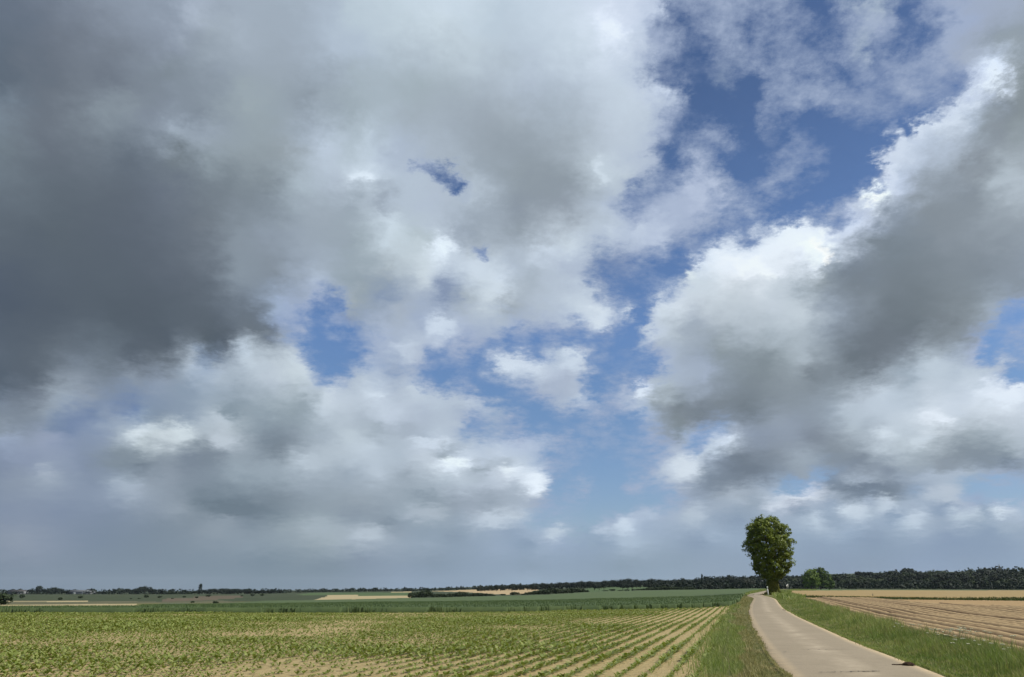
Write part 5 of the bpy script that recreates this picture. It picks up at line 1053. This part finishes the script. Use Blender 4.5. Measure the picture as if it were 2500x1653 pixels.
# the brown thing lying on the road: flattened body with a thin tail
def debris():
    x, y, z = at(2207, 1628.5); t = empty('dead_animal', (x, y, z + .034), 'dark brown flattened clump with a long thin tail lying on the road', 'dead animal', rz=R(-3))
    M_fur = ground_mat('matted_fur', (.10, .06, .038), (.05, .032, .02), 9.0, (.15, .095, .06), 40, 1.0); r = np.random.default_rng(5)
    n, m_ = 22, 12; V = []
    for i in range(n):
        s = i / (n - 1); w = .085 * math.sin(math.pi * min(1, .06 + s * .92)) ** .55 * (1 + .25 * math.sin(7 * s)); hh = .055 * math.sin(math.pi * min(1, .06 + s * .92)) ** .5
        for k in range(m_):
            a = 2 * math.pi * k / m_; j = 1 + r.uniform(-.16, .2); V.append((-.02 + s * .27, math.cos(a) * w * j, max(0, hh * .42 + math.sin(a) * hh * j)))
    Q = [(i * m_ + k, i * m_ + (k + 1) % m_, (i + 1) * m_ + (k + 1) % m_, (i + 1) * m_ + k) for i in range(n - 1) for k in range(m_)]
    mesh_obj('body', V, np.array(Q), M_fur, t, smooth=True)
    b = MB(); b.tube([(0, 0, .022), (-.07, .015, .02), (-.15, .0, .016), (-.22, .02, .014), (-.255, .02, .014)], [.018, .013, .011, .014, .012], 8); b.build('tail', M_fur, t, smooth=True)
    for (a, c) in ((.06, .1), (.2, .105), (.17, -.1)):
        b = MB(); b.tube([(a, c * .5, .02), (a + .015, c, .016), (a + .05, c * 1.15, .012)], [.013, .009, .006], 6); b.build('leg', M_fur, t, smooth=True)
debris()
# cow parsley in the right-hand bank
M_stem = leaf_mat('parsley_stem', (.14, .19, .07), (.2, .22, .1)); M_umbel = plain('white_flowers', (.50, .50, .34))
def parsley(n_stem, H, seed):
    r = np.random.default_rng(seed); t = bpy.data.objects.new('cow_parsley', None); S.collection.objects.link(t)
    for k in range(n_stem):
        a = r.uniform(0, 6.28); l = r.uniform(.08, .25); h = H * r.uniform(.75, 1.05); b = MB(); top = (math.cos(a) * l, math.sin(a) * l, h)
        b.tube([(0, 0, 0), (top[0] * .4, top[1] * .4, h * .55), top], [.006, .005, .003], 5)
        st = b.build('stem', M_stem, t); fb = MB()
        for j in range(6):
            aa = j * .7 + r.uniform(0, .4); rr_ = r.uniform(.01, .06); cx, cy = top[0] + math.cos(aa) * rr_, top[1] + math.sin(aa) * rr_; s_ = r.uniform(.010, .018)
            V = [(cx + s_ * math.cos(q) , cy + s_ * math.sin(q), h + .01) for q in np.linspace(0, 5.24, 6)] + [(cx, cy, h + .022), (cx, cy, h - .01)]
            fb.add(V, (), [(i, (i + 1) % 6, 6) for i in range(6)] + [((i + 1) % 6, i, 7) for i in range(6)])
        fb.build('flower_head', M_umbel, st)
    return t
protos = [parsley(4, .46, 1), parsley(3, .58, 2)]
spots = [(2288, 1556), (2300, 1562), (2311, 1571), (2322, 1566), (2331, 1575), (2345, 1570), (2352, 1583), (2363, 1574), (2360, 1562), (2341, 1560), (2202, 1542), (2236, 1548), (2392, 1590), (2418, 1584), (2446, 1600), (2470, 1592), (2355, 1552), (2368, 1557)]
for i, (px, py) in enumerate(spots):
    x, y, z = at(px, py + 20 + 7 * math.sin(i * 2.3)); p = protos[i % 2]
    if i < 2: o = p
    else:
        o = p.copy(); S.collection.objects.link(o)
        for ch in list(p.children):
            c = ch.copy(); S.collection.objects.link(c); c.parent = o
            for g_ in ch.children: d = g_.copy(); S.collection.objects.link(d); d.parent = c
    o.location = (x, y, z); o.rotation_euler = (0, 0, i * 1.9)
    tag(o, ('bushy' if i % 2 == 0 else 'tall thin') + ' white-flowered cow parsley ' + ('standing apart at the left end of the bank' if px < 2250 else 'on the left side of the flowering thicket' if px < 2315 else 'in the middle of the flowering thicket' if px < 2350 else 'on the right side of the flowering thicket' if px < 2380 else 'standing apart at the right end of the bank'), 'wild flower', 'cow parsley in the right-hand bank')
# ------------------------------------------------------------------ far buildings
def house(name, px, Y, wpx, top, lab, cat, wall, roof, depth=8, doors=(), eave=.55, rz=0.0, chim=False):
    x, y, z = at_dist(px, Y); w = wpx / 1906 * Y; H = top_h(px, Y, top); t = empty(name, (x, y, z), lab, cat, rz=rz); e = H * eave
    b = MB(); b.box(-w / 2, w / 2, -depth / 2, depth / 2, -1, e)
    for s in (-1, 1): b.add([(s * w / 2, -depth / 2, e), (s * w / 2, depth / 2, e), (s * w / 2, 0, H - .1)], (), [(0, 1, 2) if s < 0 else (1, 0, 2)])
    b.build('wall', wall, t); o = .4; b = MB(); th = .18
    for s in (-1, 1):
        ys, ye = s * (depth / 2 + o), 0; zs, ze = e - o * (H - e) / (depth / 2), H
        b.add([(-w / 2 - o, ys, zs), (w / 2 + o, ys, zs), (w / 2 + o, ye, ze), (-w / 2 - o, ye, ze), (-w / 2 - o, ys, zs + th), (w / 2 + o, ys, zs + th), (w / 2 + o, ye, ze + th), (-w / 2 - o, ye, ze + th)], [(0, 1, 2, 3), (4, 7, 6, 5), (0, 4, 5, 1), (1, 5, 6, 2), (3, 2, 6, 7), (0, 3, 7, 4)])
    rf = b.build('roof', roof, t)
    if chim: b = MB(); b.box(w * .2, w * .2 + .8, -.4, .4, H - .5, H + 1.2); b.build('chimney', wall, rf)
    for dx, dw, dh, mm, nm in doors:
        b = MB(); b.box(dx - dw / 2, dx + dw / 2, -depth / 2 - .06, -depth / 2 + .02, 0 if nm == 'door' else 1.0, dh); b.build(nm, mm, t)
    return t
Mw2 = plain('window_glass', (.05, .06, .08), .2)
house('farm_shed', 200, 1105, 60, 1440.5, 'long low farm shed with grey roof and two white doors on the left skyline', 'farm shed', M_shed, M_roofg, 14, [(-6, 3.6, 3.0, M_white, 'door'), (7, 4.6, 3.0, M_white, 'door')], .62)
house('farm_shed', 46, 1120, 38, 1440.3, 'dark roofed farm shed at the far left of the skyline', 'farm shed', M_shed, M_roofd, 12, [(2, 3, 2.8, M_roofd, 'door')], .6)
house('house', 1171, 1120, 9, 1433.3, 'small white farmhouse at the left end of the tan field', 'house', M_wall, M_roofr, 6, [(-1, .9, 2.0, M_roofd, 'door'), (1.2, 1.0, 2.2, Mw2, 'window')], .55, .3, True)
house('shed', 1862, 655, 3.2, 1418, 'narrow white hut glimpsed in the wood left of the lone tree', 'hut', M_wall, M_roofg, 3, [(0, .5, 1.9, M_roofd, 'door')], .8)
x, y, z = at_dist(2451, 1500); H = top_h(2451, 1500, 1376); t = empty('church_tower', (x, y, z), 'tiny church spire poking above the right-hand wood', 'church spire')
b = MB(); b.box(-1.3, 1.3, -1.3, 1.3, -2, H - 8); b.build('tower', M_shed, t)
b = MB(); b.add([(-1.5, -1.5, H - 8), (1.5, -1.5, H - 8), (1.5, 1.5, H - 8), (-1.5, 1.5, H - 8), (0, 0, H)], [(3, 2, 1, 0)], [(0, 1, 4), (1, 2, 4), (2, 3, 4), (3, 0, 4)]); b.build('spire', M_roofg, t)

# ------------------------------------------------------------------ air
HAZE = .00003
if HAZE:
    b = MB(); b.box(-9600, 9600, -6100, 9400, -60, 130)
    hm = bpy.data.materials.new('haze'); hm.use_nodes = True; hn = hm.node_tree; hn.nodes.remove(hn.nodes['Principled BSDF'])
    pv = hn.nodes.new('ShaderNodeVolumePrincipled'); pv.inputs['Color'].default_value = (.72, .86, 1.0, 1); pv.inputs['Density'].default_value = HAZE; pv.inputs['Anisotropy'].default_value = .1
    hn.links.new(pv.outputs[0], hn.nodes['Material Output'].inputs['Volume'])
    tag(b.build('haze', hm), 'thin pale blue summer haze over the far fields and woods', 'haze', kind='stuff')
